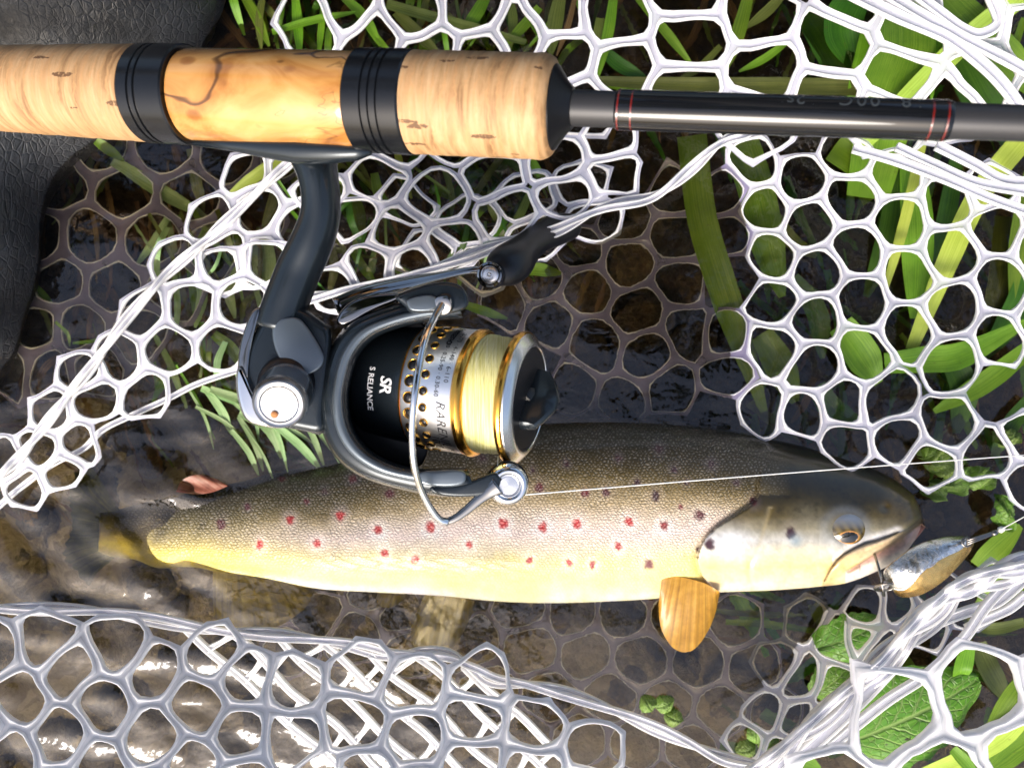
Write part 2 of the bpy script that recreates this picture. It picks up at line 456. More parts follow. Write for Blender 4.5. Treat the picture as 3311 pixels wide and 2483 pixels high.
# -- broad sedge at the bank, right
e = clump('sedge_tussock', 2900, 330, 'broad bright green sedge tussock behind the dark rod blank')
put(e, [([(2905, -30), (2915, 160), (2860, 340), (2800, 640)], 195, 'G', (.0, .004, 0, -.02), dict(taper=(1, .7))),
        ([(3310, -20), (3120, 140), (2930, 330), (2790, 470)], 70, 'Y', (.012, .010, .006, -.004), dict(taper=(1, .6))),
        ([(2770, -20), (2720, 90), (2760, 220)], 125, 'D', (-.02, -.02, -.03)),
        ([(2600, 20), (2700, 180), (2760, 330)], 120, 'D', (-.03, -.03, -.035)),
        ([(3030, -40), (3130, 70), (3270, 210), (3330, 300)], 120, 'G', (.004, .004, 0)),
        ([(3080, 140), (3130, 250), (3190, 360), (3270, 470)], 140, 'D', (-.004, -.006, -.01)),
        ([(2815, 80), (2795, 200), (2745, 345)], 75, 'G', (-.004, -.004, -.01)),
        ([(3311, 60), (3262, 200), (3215, 360)], 28, 'G', (.0, .0, -.01)),
        ([(3060, -10), (3035, 160), (3010, 330)], 26, 'G', (.0, -.002, -.01)),
        ([(1915, 262), (2300, 282), (2560, 283), (2850, 288)], 56, 'O', (-.01, -.004, -.004, -.008), dict(taper=(.5, .9))),
        ([(1925, 262), (2080, 285), (2260, 310)], 40, 'G', (-.012, -.012, -.02))], zk=.35)
e = clump('sedge_tussock', 2960, 780, 'long yellow green sedge blades slanting below the rod through white mesh')
put(e, [([(3330, 420), (3170, 620), (3060, 850), (2945, 1130)], 74, 'Y', (.010, .008, .004, -.012), dict(taper=(1, .5))),
        ([(2985, 440), (2925, 700), (2862, 935)], 36, 'Y', (.005, .004, -.004), dict(taper=(.8, .5))),
        ([(2945, 520), (2965, 760), (2955, 1030)], 105, 'G', (-.004, -.006, -.02)),
        ([(2900, 560), (2870, 760), (2800, 960)], 80, 'D', (-.02, -.02, -.03)),
        ([(3090, 520), (3060, 700), (3010, 900)], 60, 'D', (-.02, -.02, -.03)),
        ([(3250, 700), (3240, 900), (3190, 1080)], 100, 'O', (-.03, -.03, -.04)),
        ([(3330, 860), (3280, 1000), (3180, 1160)], 90, 'D', (-.02, -.02, -.03)),
        ([(3330, 560), (3290, 760), (3270, 980)], 60, 'G', (-.01, -.01, -.02)),
        ([(2860, 1175), (2990, 1160), (3110, 1145), (3320, 1040)], 88, 'G', (-.006, -.002, -.002, -.008)),
        ([(2715, 1050), (2780, 1140), (2840, 1240)], 115, 'G', (-.006, -.006, -.012)),
        ([(3060, 1130), (3110, 1260), (3090, 1400)], 90, 'D', (-.02, -.02, -.03)),
        ([(3320, 1130), (3190, 1230), (3020, 1330)], 70, 'G', (-.01, -.01, -.015)),
        ([(3330, 1290), (3260, 1380), (3210, 1480)], 60, 'D', (-.02, -.02, -.03))], zk=.35)
e = clump('sedge_tussock', 2400, 780, 'two wide green blades lying under the water beside brown stones')
put(e, [([(2235, 440), (2270, 700), (2330, 900), (2400, 1110), (2470, 1330)], 96, 'G', (-.0105, -.0135, -.0150, -.0150, -.022), dict(taper=(1, .25), n=20)),
        ([(2385, 440), (2440, 620), (2480, 800), (2530, 960)], 118, 'G', (-.012, -.0145, -.016, -.024), dict(taper=(1, .2))),
        ([(2500, 690), (2560, 780), (2640, 830)], 50, 'O', (-.025, -.025, -.03)),
        ([(2700, 470), (2790, 540), (2830, 640)], 120, 'G', (-.006, -.006, -.012), dict(taper=(1, .8))),
        ([(2460, 1080), (2520, 1180), (2570, 1300)], 100, 'G', (-.012, -.014, -.02)),
        ([(2560, 900), (2640, 1010), (2660, 1160)], 70, 'D', (-.03, -.03, -.035)),
        ([(2640, 1250), (2700, 1330), (2800, 1380)], 80, 'D', (-.025, -.025, -.03)),
        ([(1675, 868), (1740, 872), (1815, 885)], 42, 'G', (-.008, -.008, -.012), dict(taper=(1, .25))),
        ([(1500, 985), (1560, 1005), (1640, 1030)], 30, 'G', (-.015, -.016, -.02))])
e = clump('grass_tussock', 1500, 60, 'thin green grass stems crossing above the cork fore grip')
put(e, [([(1250, 15), (1450, 70), (1700, 138)], 36, 'O', (.0, -.002, -.004), dict(taper=(.9, .5))),
        ([(1280, 40), (1350, 110), (1420, 175)], 42, 'O', (-.01, -.012, -.014)),
        ([(955, -10), (962, 80), (970, 190)], 32, 'G', (-.01, -.012, -.016)),
        ([(1050, -10), (1040, 90), (1030, 190)], 22, 'G', (-.012, -.014, -.016)),
        ([(880, 105), (1010, 70), (1150, 40)], 26, 'G', (-.004, -.004, -.006)),
        ([(1575, -15), (1540, 50), (1495, 105)], 42, 'G', (-.006, -.008, -.012)),
        ([(1812, -15), (1795, 80), (1780, 180)], 50, 'O', (-.01, -.012, -.014)),
        ([(1745, 25), (1700, 80), (1630, 150)], 34, 'G', (-.004, -.006, -.01)),
        ([(1860, -10), (1835, 90), (1800, 180)], 20, 'B', (-.01, -.012, -.016)),
        ([(2055, -15), (2140, 90), (2180, 140), (2240, 215)], 32, 'G', (-.006, -.008, -.01, -.014)),
        ([(1985, -15), (1965, 110), (1925, 270)], 36, 'G', (-.002, -.004, -.01)),
        ([(1940, 60), (1925, 160), (1905, 250)], 34, 'O', (-.012, -.014, -.018)),
        ([(1950, 165), (2010, 215), (2085, 250)], 46, 'D', (-.014, -.016, -.02)),
        ([(2420, -15), (2380, 120), (2325, 260)], 46, 'G', (.0, -.002, -.008)),
        ([(2530, -15), (2480, 40), (2410, 92)], 34, 'O', (-.008, -.01, -.014)),
        ([(2540, 140), (2470, 190), (2390, 232)], 26, 'G', (-.01, -.012, -.016)),
        ([(2330, 150), (2260, 220), (2190, 260)], 24, 'O', (-.02, -.02, -.025)),
        ([(790, -10), (830, 60), (870, 150)], 34, 'G', (-.014, -.016, -.02)),
        ([(850, -10), (840, 70), (845, 160)], 26, 'O', (-.014, -.016, -.02)),
        ([(1110, -10), (1180, 60), (1230, 150)], 34, 'G', (-.012, -.014, -.018)),
        ([(1380, -10), (1365, 60), (1340, 110)], 26, 'O', (-.012, -.014, -.018)),
        ([(1640, -15), (1660, 60), (1650, 160)], 30, 'O', (-.018, -.02, -.024))], zk=.35)
e = clump('grass_tussock', 520, 640, 'grey green submerged grass blades between black wader and reel stem')
put(e, [([(365, 520), (520, 620), (680, 710)], 46, 'P', (-.018, -.02, -.022)),
        ([(545, 700), (500, 780), (440, 860)], 28, 'P', (-.02, -.022, -.024)),
        ([(618, 480), (635, 580), (660, 690)], 38, 'O', (-.022, -.022, -.026)),
        ([(925, 500), (830, 570), (725, 645)], 40, 'Y', (.0, -.002, -.006)),
        ([(310, 455), (345, 480), (400, 520)], 34, 'G', (-.008, -.01, -.014)),
        ([(580, 560), (600, 630), (630, 690)], 24, 'B', (-.03, -.03, -.034)),
        ([(560, 470), (575, 520), (600, 590)], 22, 'B', (-.034, -.034, -.036)),
        ([(860, 760), (870, 860), (865, 960)], 46, 'P', (-.012, -.014, -.018)),
        ([(790, 830), (740, 930), (760, 1030)], 36, 'P', (-.016, -.016, -.02)),
        ([(900, 560), (885, 650), (850, 740)], 34, 'O', (-.01, -.012, -.016)),
        ([(100, 920), (140, 970), (160, 1000)], 44, 'G', (-.02, -.022, -.026)),
        ([(180, 1040), (220, 1080), (225, 1120)], 12, 'G', (-.012, -.012, -.014)),
        ([(235, 1110), (290, 1105), (330, 1090)], 12, 'G', (-.012, -.012, -.014)),
        ([(690, 1080), (750, 1130), (800, 1210)], 40, 'G', (-.01, -.012, -.014)),
        ([(640, 850), (655, 960), (630, 1060)], 34, 'P', (-.02, -.02, -.024)),
        ([(1130, 620), (1160, 700), (1150, 820)], 46, 'G', (-.01, -.012, -.016)),
        ([(1210, 560), (1230, 640), (1300, 720)], 34, 'G', (-.01, -.012, -.016)),
        ([(1280, 470), (1300, 560), (1330, 640)], 26, 'Y', (-.02, -.022, -.026)),
        ([(1080, 560), (1110, 640), (1180, 760)], 30, 'D', (-.02, -.022, -.026)),
        ([(1390, 610), (1480, 640), (1560, 690)], 34, 'G', (-.018, -.02, -.024)),
        ([(1240, 820), (1300, 880), (1390, 900)], 30, 'G', (-.014, -.016, -.02)),
        ([(1060, 760), (1080, 860), (1060, 960)], 30, 'O', (-.018, -.02, -.024))])
e = clump('water_grass_tuft', 860, 1380, 'pale green fan of submerged grass below the reel body')
fan = []
for k in range(36):
    u0 = random.uniform(560, 1000); v0 = random.uniform(1170, 1390); a = random.uniform(.35, 1.35)
    l = random.uniform(150, 270)
    fan.append(([(u0, v0), (u0 + math.cos(a) * l * .5 + 12, v0 + math.sin(a) * l * .5), (u0 + math.cos(a) * l, v0 + math.sin(a) * l)],
                random.choice([10, 14, 20, 28]), random.choice('PPPPG'), (-.016, -.02, -.03)))
put(e, fan, zk=.35)
# -- loose dead stalks on the bed, all over the bank side
def stalks(name, u0, u1, v0, v1, n, kinds, label, wr=(8, 26), zr=(-.07, -.035), ang=(0, PI), ln=(120, 340)):
    e = clump(name, (u0 + u1) / 2, (v0 + v1) / 2, label)
    l = []
    for k in range(n):
        u = random.uniform(u0, u1); v = random.uniform(v0, v1); a = random.uniform(*ang); L = random.uniform(*ln)
        z = random.uniform(*zr); c = random.uniform(-.35, .35)
        l.append(([(u - math.cos(a) * L / 2, v - math.sin(a) * L / 2), (u + c * 60, v + c * 60), (u + math.cos(a) * L / 2, v + math.sin(a) * L / 2)],
                  random.uniform(*wr), random.choice(kinds), (z, z + .004, z - .006), dict(n=8)))
    put(e, l)
stalks('dead_grass_tuft', 60, 700, 470, 1250, 46, 'BBBBO', 'matted brown dead grass under water beside the black wader', ang=(.9, 2.2))
stalks('dead_grass_tuft', 700, 1900, 0, 220, 44, 'BBBOD', 'tangle of brown dead stalks above the cork handle', ang=(.6, 2.6))
stalks('dead_grass_tuft', 900, 1800, 500, 900, 40, 'BBOD', 'dark drowned stalks behind the folded net beside the reel', ang=(.3, 2.8))
stalks('dead_grass_tuft', 1900, 3311, 0, 480, 50, 'BBDDO', 'dark drowned stems between the sedge leaves above the rod blank', ang=(.9, 2.3))
stalks('dead_grass_tuft', 2450, 3311, 480, 1500, 60, 'BDDDOG', 'dark green drowned leaves beneath the right side mesh', wr=(8, 34), ang=(.6, 2.5))
stalks('water_weed_tuft', 2400, 3311, 1850, 2480, 46, 'DDOGB', 'dark water weed beneath the spoon lure and dock leaves', wr=(12, 50))
stalks('dead_grass_tuft', 0, 1000, 1150, 1700, 26, 'BBO', 'brown drowned stalks around the tail of the trout', ang=(.2, 1.4))
stalks('grass_tuft', 900, 1750, 480, 900, 44, 'GGPOGD', 'fine green grass showing through the net cells beside the reel stem', wr=(8, 30), zr=(-.024, -.006), ang=(.5, 2.4), ln=(120, 300))
stalks('grass_tuft', 480, 900, 700, 1250, 34, 'PGPOG', 'fine grey green grass behind the white mesh by the gear housing', wr=(8, 28), zr=(-.028, -.008), ang=(.9, 2.2), ln=(120, 280))
stalks('grass_tuft', 760, 1900, 0, 180, 34, 'GGODG', 'short green grass tufts along the upper mesh above the handle', wr=(8, 30), zr=(-.024, -.006), ang=(.8, 2.3), ln=(90, 240))
stalks('red_stalk', 1840, 1960, 870, 1130, 3, 'B', 'thin red brown stalk standing between brown stones', wr=(12, 18), zr=(-.05, -.045), ang=(1.7, 1.9), ln=(180, 260))
# -- dock plant lower right, lettuce-like cress at the snout, clover
def broad_leaf(parent, cu, cv, lu, lv, wpx, kind, z=0.0, name='leaf', wav=.0012, seed=1):
    """oval leaf with midrib, side veins and a wavy edge, from base (cu,cv) to tip (lu,lv)"""
    r = np.random.default_rng(seed); n, mq = 26, 17
    A = PW(cu, cv, z); B = PW(lu, lv, z); ax = (B - A); L = ax.length; t = ax.normalized(); s = t.cross(Vector((0, 0, 1)))
    ph = r.uniform(0, 6, 4); rows = []; uvs = []
    for i in range(n):
        f = i / (n - 1); hw = .5 * wpx * KPX * (math.sin(PI * min(.995, f ** .8 * .97 + .015)) ** .65) * (1 + .05 * math.sin(f * 40 + ph[0]))
        row = []
        for j in range(mq):
            q = j / (mq - 1) * 2 - 1
            zz = wav * (math.sin(f * 9 + q * 3 + ph[1]) + .7 * math.sin(q * 7 + f * 14 + ph[2])) * abs(q) - .0025 * q * q
            vein = abs(((f * 7 + abs(q) * 1.6) % 1.0) - .5) * 2
            zz += -.0008 * max(0, vein - .72) * 3 * (1 - abs(q) * .5) - .0012 * math.exp(-(q / .06) ** 2)
            row.append(A + t * (L * f) + s * (hw * q) + Vector((0, 0, zz + .003 * math.sin(PI * f))))
        rows.append(row); uvs.append([(j / (mq - 1), f) for j in range(mq)])
    mb = MB(); mb.grid(rows); ln = len(mb.v); nf = len(mb.f)
    for row in rows: mb.v.extend(tuple(q - Vector((0, 0, .0003))) for q in row)
    for i in range(nf): mb.face(tuple(ln + q for q in mb.f[i][::-1]))
    o = mb.build(name, LM[kind], None)
    uvl = o.data.uv_layers.new(name='UVMap'); flat = np.array([q for r_ in uvs for q in r_] * 2)
    li = np.zeros(len(o.data.loops), int); o.data.loops.foreach_get('vertex_index', li); uvl.data.foreach_set('uv', flat[li].ravel())
    o.parent = parent; o.matrix_parent_inverse = Matrix.Translation(-Vector(parent.location))
    return o
e = clump('dock_plant', 2900, 2340, 'dock plant with broad veined leaf behind the thick white net fold by the spoon lure', 'plant')
broad_leaf(e, 2730, 2410, 3170, 2200, 300, 'K', .004, seed=2)
broad_leaf(e, 2640, 2100, 2860, 2010, 150, 'K', -.002, seed=3)
broad_leaf(e, 2630, 2250, 2760, 2140, 130, 'K', -.006, seed=4)
put(e, [([(3130, 2080), (3110, 2160), (3100, 2200)], 60, 'G', (.006, .006, .002)),
        ([(3160, 2080), (3200, 2170), (3260, 2270)], 70, 'O', (-.004, -.004, -.01)),
        ([(3340, 2170), (3270, 2250), (3180, 2390)], 66, 'G', (.012, .012, .008)),
        ([(3340, 2270), (3250, 2370), (3130, 2440), (2960, 2500)], 66, 'Y', (.014, .012, .010, .006)),
        ([(3340, 2380), (3270, 2420), (3180, 2500)], 90, 'G', (.01, .01, .01)),
        ([(3080, 2420), (3120, 2460), (3160, 2510)], 40, 'G', (.012, .012, .01)),
        ([(2480, 2480), (2560, 2470), (2650, 2490)], 110, 'G', (-.002, -.002, -.004)),
        ([(3311, 1880), (3240, 1900), (3160, 1960)], 90, 'G', (-.004, -.004, -.01)),
        ([(3160, 1830), (3210, 1780), (3300, 1700)], 80, 'G', (-.006, -.004, -.004)),
        ([(3311, 2010), (3210, 2030), (3110, 2000)], 40, 'O', (-.004, -.006, -.01))])
e = clump('cress_plant', 3100, 1520, 'pale crinkled green cress beside the snout of the trout', 'plant')
for k, (a, b, c, d, w_, kd) in enumerate([(3010, 1500, 3130, 1490, 100, 'C'), (3060, 1580, 3150, 1520, 90, 'C'), (3010, 1560, 3060, 1620, 80, 'C'),
                                          (3120, 1560, 3220, 1530, 80, 'C'), (2990, 1480, 3040, 1440, 70, 'K'), (3220, 1430, 3300, 1400, 60, 'C'), (3240, 1600, 3260, 1720, 70, 'K')]):
    broad_leaf(e, a, b, c, d, w_, kd, .000 - .002 * (k % 3), wav=.003, seed=10 + k)
e = clump('clover_plant', 2440, 2410, 'small three leaved green clover under the lower mesh fold', 'plant')
for k, (a, b, c, d) in enumerate([(2445, 2410, 2380, 2430), (2445, 2405, 2440, 2340), (2450, 2410, 2520, 2390), (2120, 2290, 2180, 2260), (2150, 2310, 2210, 2330), (2110, 2300, 2080, 2250)]):
    broad_leaf(e, a, b, c, d, 62, 'C', -.008, wav=.0006, seed=30 + k)
# ================================================================ rubber landing net
def rubber(name, col, alpha, rough, trans=.0):
    m = mat(name, col, rough); g = NT(m)
    oc = g.coords('Object'); n = g.noise(oc, 420, 4, .6); n2 = g.noise(oc, 60, 3, .6)
    c = g.ramp(n2, [(.35, tuple(q * .86 for q in col)), (.65, col)])
    grime = g.ramp(g.noise(oc, 900, 3, .6), [(.66, 0.0), (.74, 1.0)])
    g.color(g.mix(g.math('MULTIPLY', grime, .35), c, (.45, .38, .24)))
    g.normal(g.bump(n, .25, .0004))
    g.b.inputs['Specular IOR Level'].default_value = .45
    tr = g.n('BsdfTransparent'); tr.inputs['Color'].default_value = (.93, .94, .98, 1)
    tl = g.n('BsdfTranslucent'); tl.inputs['Color'].default_value = (*col, 1)
    m1 = g.n('MixShader'); m1.inputs[0].default_value = trans; g.link(g.b.outputs[0], m1.inputs[1]); g.link(tl.outputs[0], m1.inputs[2])
    mx = g.n('MixShader')
    g.link(g.math('MULTIPLY', g.math('ADD', .75, g.math('MULTIPLY', n2, .5)), alpha), mx.inputs[0])
    g.link(tr.outputs[0], mx.inputs[1]); g.link(m1.outputs[0], mx.inputs[2])
    g.link(mx.outputs[0], g.t.nodes['Material Output'].inputs[0])
    return m
RB = rubber('bright_rim_bead', (.93, .93, .94), .98, .28, .2)       # raised strand edges, white to paint the bright refraction at their rims
RW = rubber('clear_rubber_web', (.72, .73, .86), .46, .16, .10)        # its thin see-through middle
RM = rubber('milky_lit_rubber_web', (.84, .84, .87), .80, .22, .10)      # paler copy for near strands, their blown-out brightness put into the colour
RBW = rubber('dim_sunken_bead', (.80, .80, .84), .85, .2, .3)          # duller copies for sunken strands, underwater dimness painted into the colour
RWW = rubber('dim_sunken_web', (.34, .31, .50), .52, .2, .3)

net = empty('landing_net', (0, 0, 0))
tag(net, 'clear white rubber landing net with honeycomb mesh folded around the trout', 'landing net')

def clip_poly(poly, nx, ny, c):
    out = []
    for i in range(len(poly)):
        a, b = poly[i], poly[(i + 1) % len(poly)]
        da = nx * a[0] + ny * a[1] - c; db = nx * b[0] + ny * b[1] - c
        if da <= 0: out.append(a)
        if (da < 0 < db) or (db < 0 < da):
            t = da / (da - db); out.append((a[0] + (b[0] - a[0]) * t, a[1] + (b[1] - a[1]) * t))
    return out
def ray_r(poly, cx, cy, dx, dy):
    best = 1e9
    for i in range(len(poly)):
        ax, ay = poly[i][0] - cx, poly[i][1] - cy; bx, by = poly[(i + 1) % len(poly)][0] - cx, poly[(i + 1) % len(poly)][1] - cy
        ex, ey = bx - ax, by - ay; den = dx * ey - dy * ex
        if abs(den) < 1e-9: continue
        t = (ax * ey - ay * ex) / den; s = (ax * dy - ay * dx) / den
        if t > 0 and -1e-6 <= s <= 1 + 1e-6: best = min(best, t)
    return best

def mesh_panel(sites, ghosts, hw, zfun, mats, bead=.5, thick=.0009, lift=.0006, maxr=150, shear=None, name='mesh_panel', rnd=2, warp=6, cut=.2):
    """honeycomb of moulded rubber: one cell round every site (photo px); ghosts close the border.
       hw half strand width px; zfun(u,v) height of the sheet; bead = where the raised edge starts"""
    A = np.array(shear if shear is not None else [[1, 0], [0, 1]], float); Ai = np.linalg.inv(A)
    S = np.array(sites, float) @ A.T; Gh = np.array(ghosts, float).reshape(-1, 2) @ A.T if len(ghosts) else np.zeros((0, 2))
    allp = np.vstack([S, Gh]); mb = MB()
    rr = np.random.default_rng(len(sites) * 7 + int(hw * 10))
    wx = rr.uniform(0, 6.28, 8)
    def wob(q):      # hand-made irregularity, the same for both cells that share a strand
        return np.array((q[0] + warp * math.sin(q[1] / 47 + wx[0]) + warp * .6 * math.sin(q[0] / 31 + q[1] / 23 + wx[1]),
                         q[1] + warp * math.sin(q[0] / 43 + wx[2]) + warp * .6 * math.sin(q[1] / 29 - q[0] / 27 + wx[3])))
    for i in range(len(S)):
        cx, cy = S[i]; R = maxr
        outer = [(cx + R * math.cos(a), cy + R * math.sin(a)) for a in np.arange(22) * PI / 11 + .39]; inner = list(outer)
        inner = [(cx + (R - hw) * math.cos(a), cy + (R - hw) * math.sin(a)) for a in np.arange(22) * PI / 11 + .39]
        for j in range(len(allp)):
            if j == i: continue
            dx, dy = allp[j] - S[i]; d = math.hypot(dx, dy)
            if d > 2.2 * R or d < 1: continue
            nx, ny = dx / d, dy / d; c = nx * cx + ny * cy + d / 2
            outer = clip_poly(outer, nx, ny, c); inner = clip_poly(inner, nx, ny, c - hw) if inner else []
            if len(outer) < 3: break
        if len(outer) < 3: continue
        if len(inner) < 3: inner = [(cx + (x - cx) * .12, cy + (y - cy) * .12) for x, y in outer]
        i1 = []
        for k in range(len(inner)):
            a_, b_ = np.array(inner[k]), np.array(inner[(k + 1) % len(inner)]); i1 += [a_ * (1 - cut) + b_ * cut, a_ * cut + b_ * (1 - cut)]
        inn = [tuple(q) for q in chaikin(i1, rnd)]
        # directions: outer corners plus points between them
        ang = sorted(math.atan2(q[1] - cy, q[0] - cx) for q in outer); a2 = []
        for k in range(len(ang)):
            a, b = ang[k], ang[(k + 1) % len(ang)]
            if b <= a: b += 2 * PI
            m_ = max(1, int(round((b - a) / .26)))
            a2 += [a + (b - a) * q / m_ for q in range(m_)]
        prof = [(0, .0, 0), (bead * .9, .0, 0), (bead, .35, 1), (bead + (1 - bead) * .4, 1, 1), (bead + (1 - bead) * .8, .75, 1), (1, -.1, 1), (1, -1.0, 1), (.86, -1.25, 1), (bead, -1.1, 0), (0, -1.0, 0)]
        rows = []
        for f, h, mi in prof:
            row = []
            for a in a2:
                dx, dy = math.cos(a), math.sin(a)
                Ro = ray_r(outer, cx, cy, dx, dy); Ri = ray_r(inn, cx, cy, dx, dy)
                if Ri > Ro * .97: Ri = Ro * .97
                r = Ro + (Ri - Ro) * f
                q = wob(Ai @ np.array((cx + dx * r, cy + dy * r)))
                z = float(zfun(q[0], q[1]))
                hh = h * lift if h > 0 else h * thick
                row.append(PW(q[0], q[1], z) + Vector((0, 0, hh)))
            rows.append(row)
        n = len(a2); base = len(mb.v)
        for r_ in rows: mb.v.extend(tuple(p) for p in r_)
        for k in range(len(rows) - 1):
            mi = 1 if (prof[k][2] or prof[k + 1][2]) and not (k == 0) else 0
            if k == 1: mi = 0
            if k >= len(rows) - 2: mi = 0
            for j in range(n):
                jj = (j + 1) % n
                mb.face((base + k * n + j, base + k * n + jj, base + (k + 1) * n + jj, base + (k + 1) * n + j), 1 - mi)
    return mb.build(name, [mats[0], mats[1]], net)

def strand(paths, mats, name='strand', bead=.45, thick=.0012):
    """free-running rubber strands: each path [(u,v,z,halfwidth px)...] drawn as a flat band with raised edges"""
    mb = MB()
    for path in paths:
        n = max(8, len(path) * (6 if len(path) < 30 else 2)); pts = spline(path, n); c = [PW(p[0], p[1], p[2]) for p in pts]
        rows = []
        for i in range(n):
            t = (c[min(i + 1, n - 1)] - c[max(i - 1, 0)]).normalized(); s = t.cross(Vector((0, 0, 1)))
            s = s.normalized() if s.length > 1e-6 else Vector((1, 0, 0))
            up = s.cross(t).normalized(); h = pts[i][3] * KPX * (HC - pts[i][2]) / HC
            sec = [(-1, -.2), (-.85, .6), (-.6, .65), (-bead, .1), (0, 0), (bead, .1), (.6, .65), (.85, .6), (1, -.2), (.9, -1), (0, -1.1), (-.9, -1)]
            rows.append([c[i] + s * (q * h) + up * (zz * thick) for q, zz in sec])
        base = len(mb.v); m_ = 12
        for r_ in rows: mb.v.extend(tuple(p) for p in r_)
        for k in range(n - 1):
            for j in range(m_):
                jj = (j + 1) % m_; web = j in (3, 4)
                mb.face((base + k * m_ + j, base + k * m_ + jj, base + (k + 1) * m_ + jj, base + (k + 1) * m_ + j), 1 if web else 0)
        mb.cap(base, m_, 0, True); mb.cap(base + (n - 1) * m_, m_, 0)
    return mb.build(name, mats, net)

def weave(path, amp, hw, per=5.5, n=60, ph=0.0):
    """two strands that cross again and again, the look of cells seen edge-on along a fold"""
    p = spline(path, n); out = [[], []]
    for i in range(n):
        t = p[min(i + 1, n - 1)] - p[max(i - 1, 0)]; L = math.hypot(t[0], t[1]) + 1e-9; nx, ny = -t[1] / L, t[0] / L
        a = amp * math.sin(i / per * 2 * PI * 60 / n + ph) ; b = amp * math.cos(i / per * 2.1 * PI * 60 / n + ph * 2 + .6)
        out[0].append((p[i][0] + nx * a, p[i][1] + ny * a, p[i][2] + .0012 * math.cos(i), hw)); out[1].append((p[i][0] + nx * b, p[i][1] + ny * b, p[i][2] - .002, hw * .85))
    return out
def crop(x0, y0, k, pts): return [(x0 + x * k, y0 + y * k) for x, y in pts]
def ring_ghosts(sites, d):
    """ghost sites: around each border site, a hexagon of points that are far from every real site"""
    S = np.array(sites, float); out = []
    for s in S:
        for a in np.arange(12) * PI / 6:
            q = s + d * np.array((math.cos(a), math.sin(a)))
            if np.min(np.hypot(*(S - q).T)) > d * .80 and (not out or np.min(np.hypot(*(np.array(out) - q).T)) > d * .55): out.append(tuple(q))
    return out
DRY, SUNK, MILK = (RB, RW), (RBW, RWW), (RB, RM)
k1, k2, k3, k4 = .45208, .36166, .36664, .50226

# --- right wall of the bag: from the sunken middle out to the bank, one sheet
C = crop(2311, 500, k1, [(60, 270), (350, 380), (600, 170), (690, 500), (970, 310), (1290, 140), (1340, 490), (1020, 680), (720, 850), (400, 715), (90, 590), (430, 1050),
     (1060, 1040), (720, 1190), (1370, 870), (1680, 320), (1690, 690), (2030, 540), (2055, 940), (1710, 1100), (1395, 1260), (1060, 1415), (710, 1530), (420, 1360),
     (2040, 1350), (1700, 1480), (1960, 230), (2330, 700), (2370, 1140), (2370, 300), (280, 60), (940, -10)])
C += crop(1700, 500, k1, [(720, 770), (430, 970), (800, 1130), (500, 1350), (1120, 900), (1180, 1270), (860, 1440), (370, 680), (700, 460), (110, 880), (170, 1200),
     (1085, 610), (1070, 250), (100, 480), (-160, 1060), (-190, 700)])
C += crop(2200, 1400, k4, [(1070, 70), (1390, 45), (1610, 205), (1965, 150), (1740, -60), (2260, 330), (2240, 20), (1330, -200), (1050, -180)])
C += [(1850, 1270), (2010, 1305), (2175, 1265), (2345, 1215), (2470, 1335), (2595, 1345), (2335, 1090)]
zc = tps([(1650, 900, -.026), (1900, 950, -.032), (2050, 1150, -.028), (2050, 800, -.034), (2330, 650, -.013), (2400, 900, -.009), (2500, 1100, .000), (2600, 800, .001),
          (2700, 1250, .004), (2850, 1000, .008), (3000, 700, .012), (3300, 700, .016), (3300, 1200, .012), (3000, 1400, .008), (2780, 1430, .003), (3300, 1500, .010), (2700, 520, .010), (1900, 700, -.02)])
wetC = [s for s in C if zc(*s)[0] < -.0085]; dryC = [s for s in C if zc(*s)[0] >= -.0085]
gC = ring_ghosts(C, 158)
mesh_panel(wetC, dryC + gC, 10, lambda u, v: zc(u, v)[0], SUNK, bead=.78, lift=.0003, maxr=120, name='sunken_mesh_panel', rnd=1, warp=4)
mesh_panel(dryC, wetC + gC, 10.5, lambda u, v: zc(u, v)[0], DRY, bead=.52, maxr=120, name='mesh_panel')

# --- sunken panel left of the reel
B = crop(0, 450, k1, [(430, 330), (905, 350), (1370, 400), (700, 60), (1150, 90), (1620, 140), (620, 710), (1090, 740), (270, 690), (420, 1030), (825, 1060), (560, 1360), (250, 1350),
     (60, 1030), (1530, 760), (1250, 1080), (980, 1390), (700, 1640), (330, 1660), (90, 1640), (-30, 400), (2010, 60), (1860, 480), (240, 20)])
zb = lambda u, v: -.017 + .004 * math.sin(u / 170) * math.cos(v / 210)
mesh_panel(B, ring_ghosts(B, 200), 14, zb, SUNK, bead=.74, lift=.0004, maxr=125, name='sunken_mesh_panel', rnd=1)

# --- sunken panel below the trout
I = crop(1800, 1850, k1, [(120, 280), (460, 310), (220, 580), (600, 615), (1020, 650), (1280, 340), (1415, 690), (385, 900), (780, 950), (1175, 985), (850, 330), (-60, 880), (-190, 560), (-260, 230),
     (170, 1200), (570, 1230), (960, 1260), (-480, 830), (1560, 1000), (-600, 520)])
I += crop(900, 1850, k1, [(860, 280), (250, 300), (560, 470), (930, 560), (60, 560), (700, 130)])
zi = lambda u, v: -.024 - .012 * math.sin((u - 1300) / 420) ** 2
mesh_panel(I, ring_ghosts(I, 178), 9.5, zi, SUNK, bead=.76, lift=.0003, maxr=115, name='sunken_mesh_panel', rnd=1, warp=3)

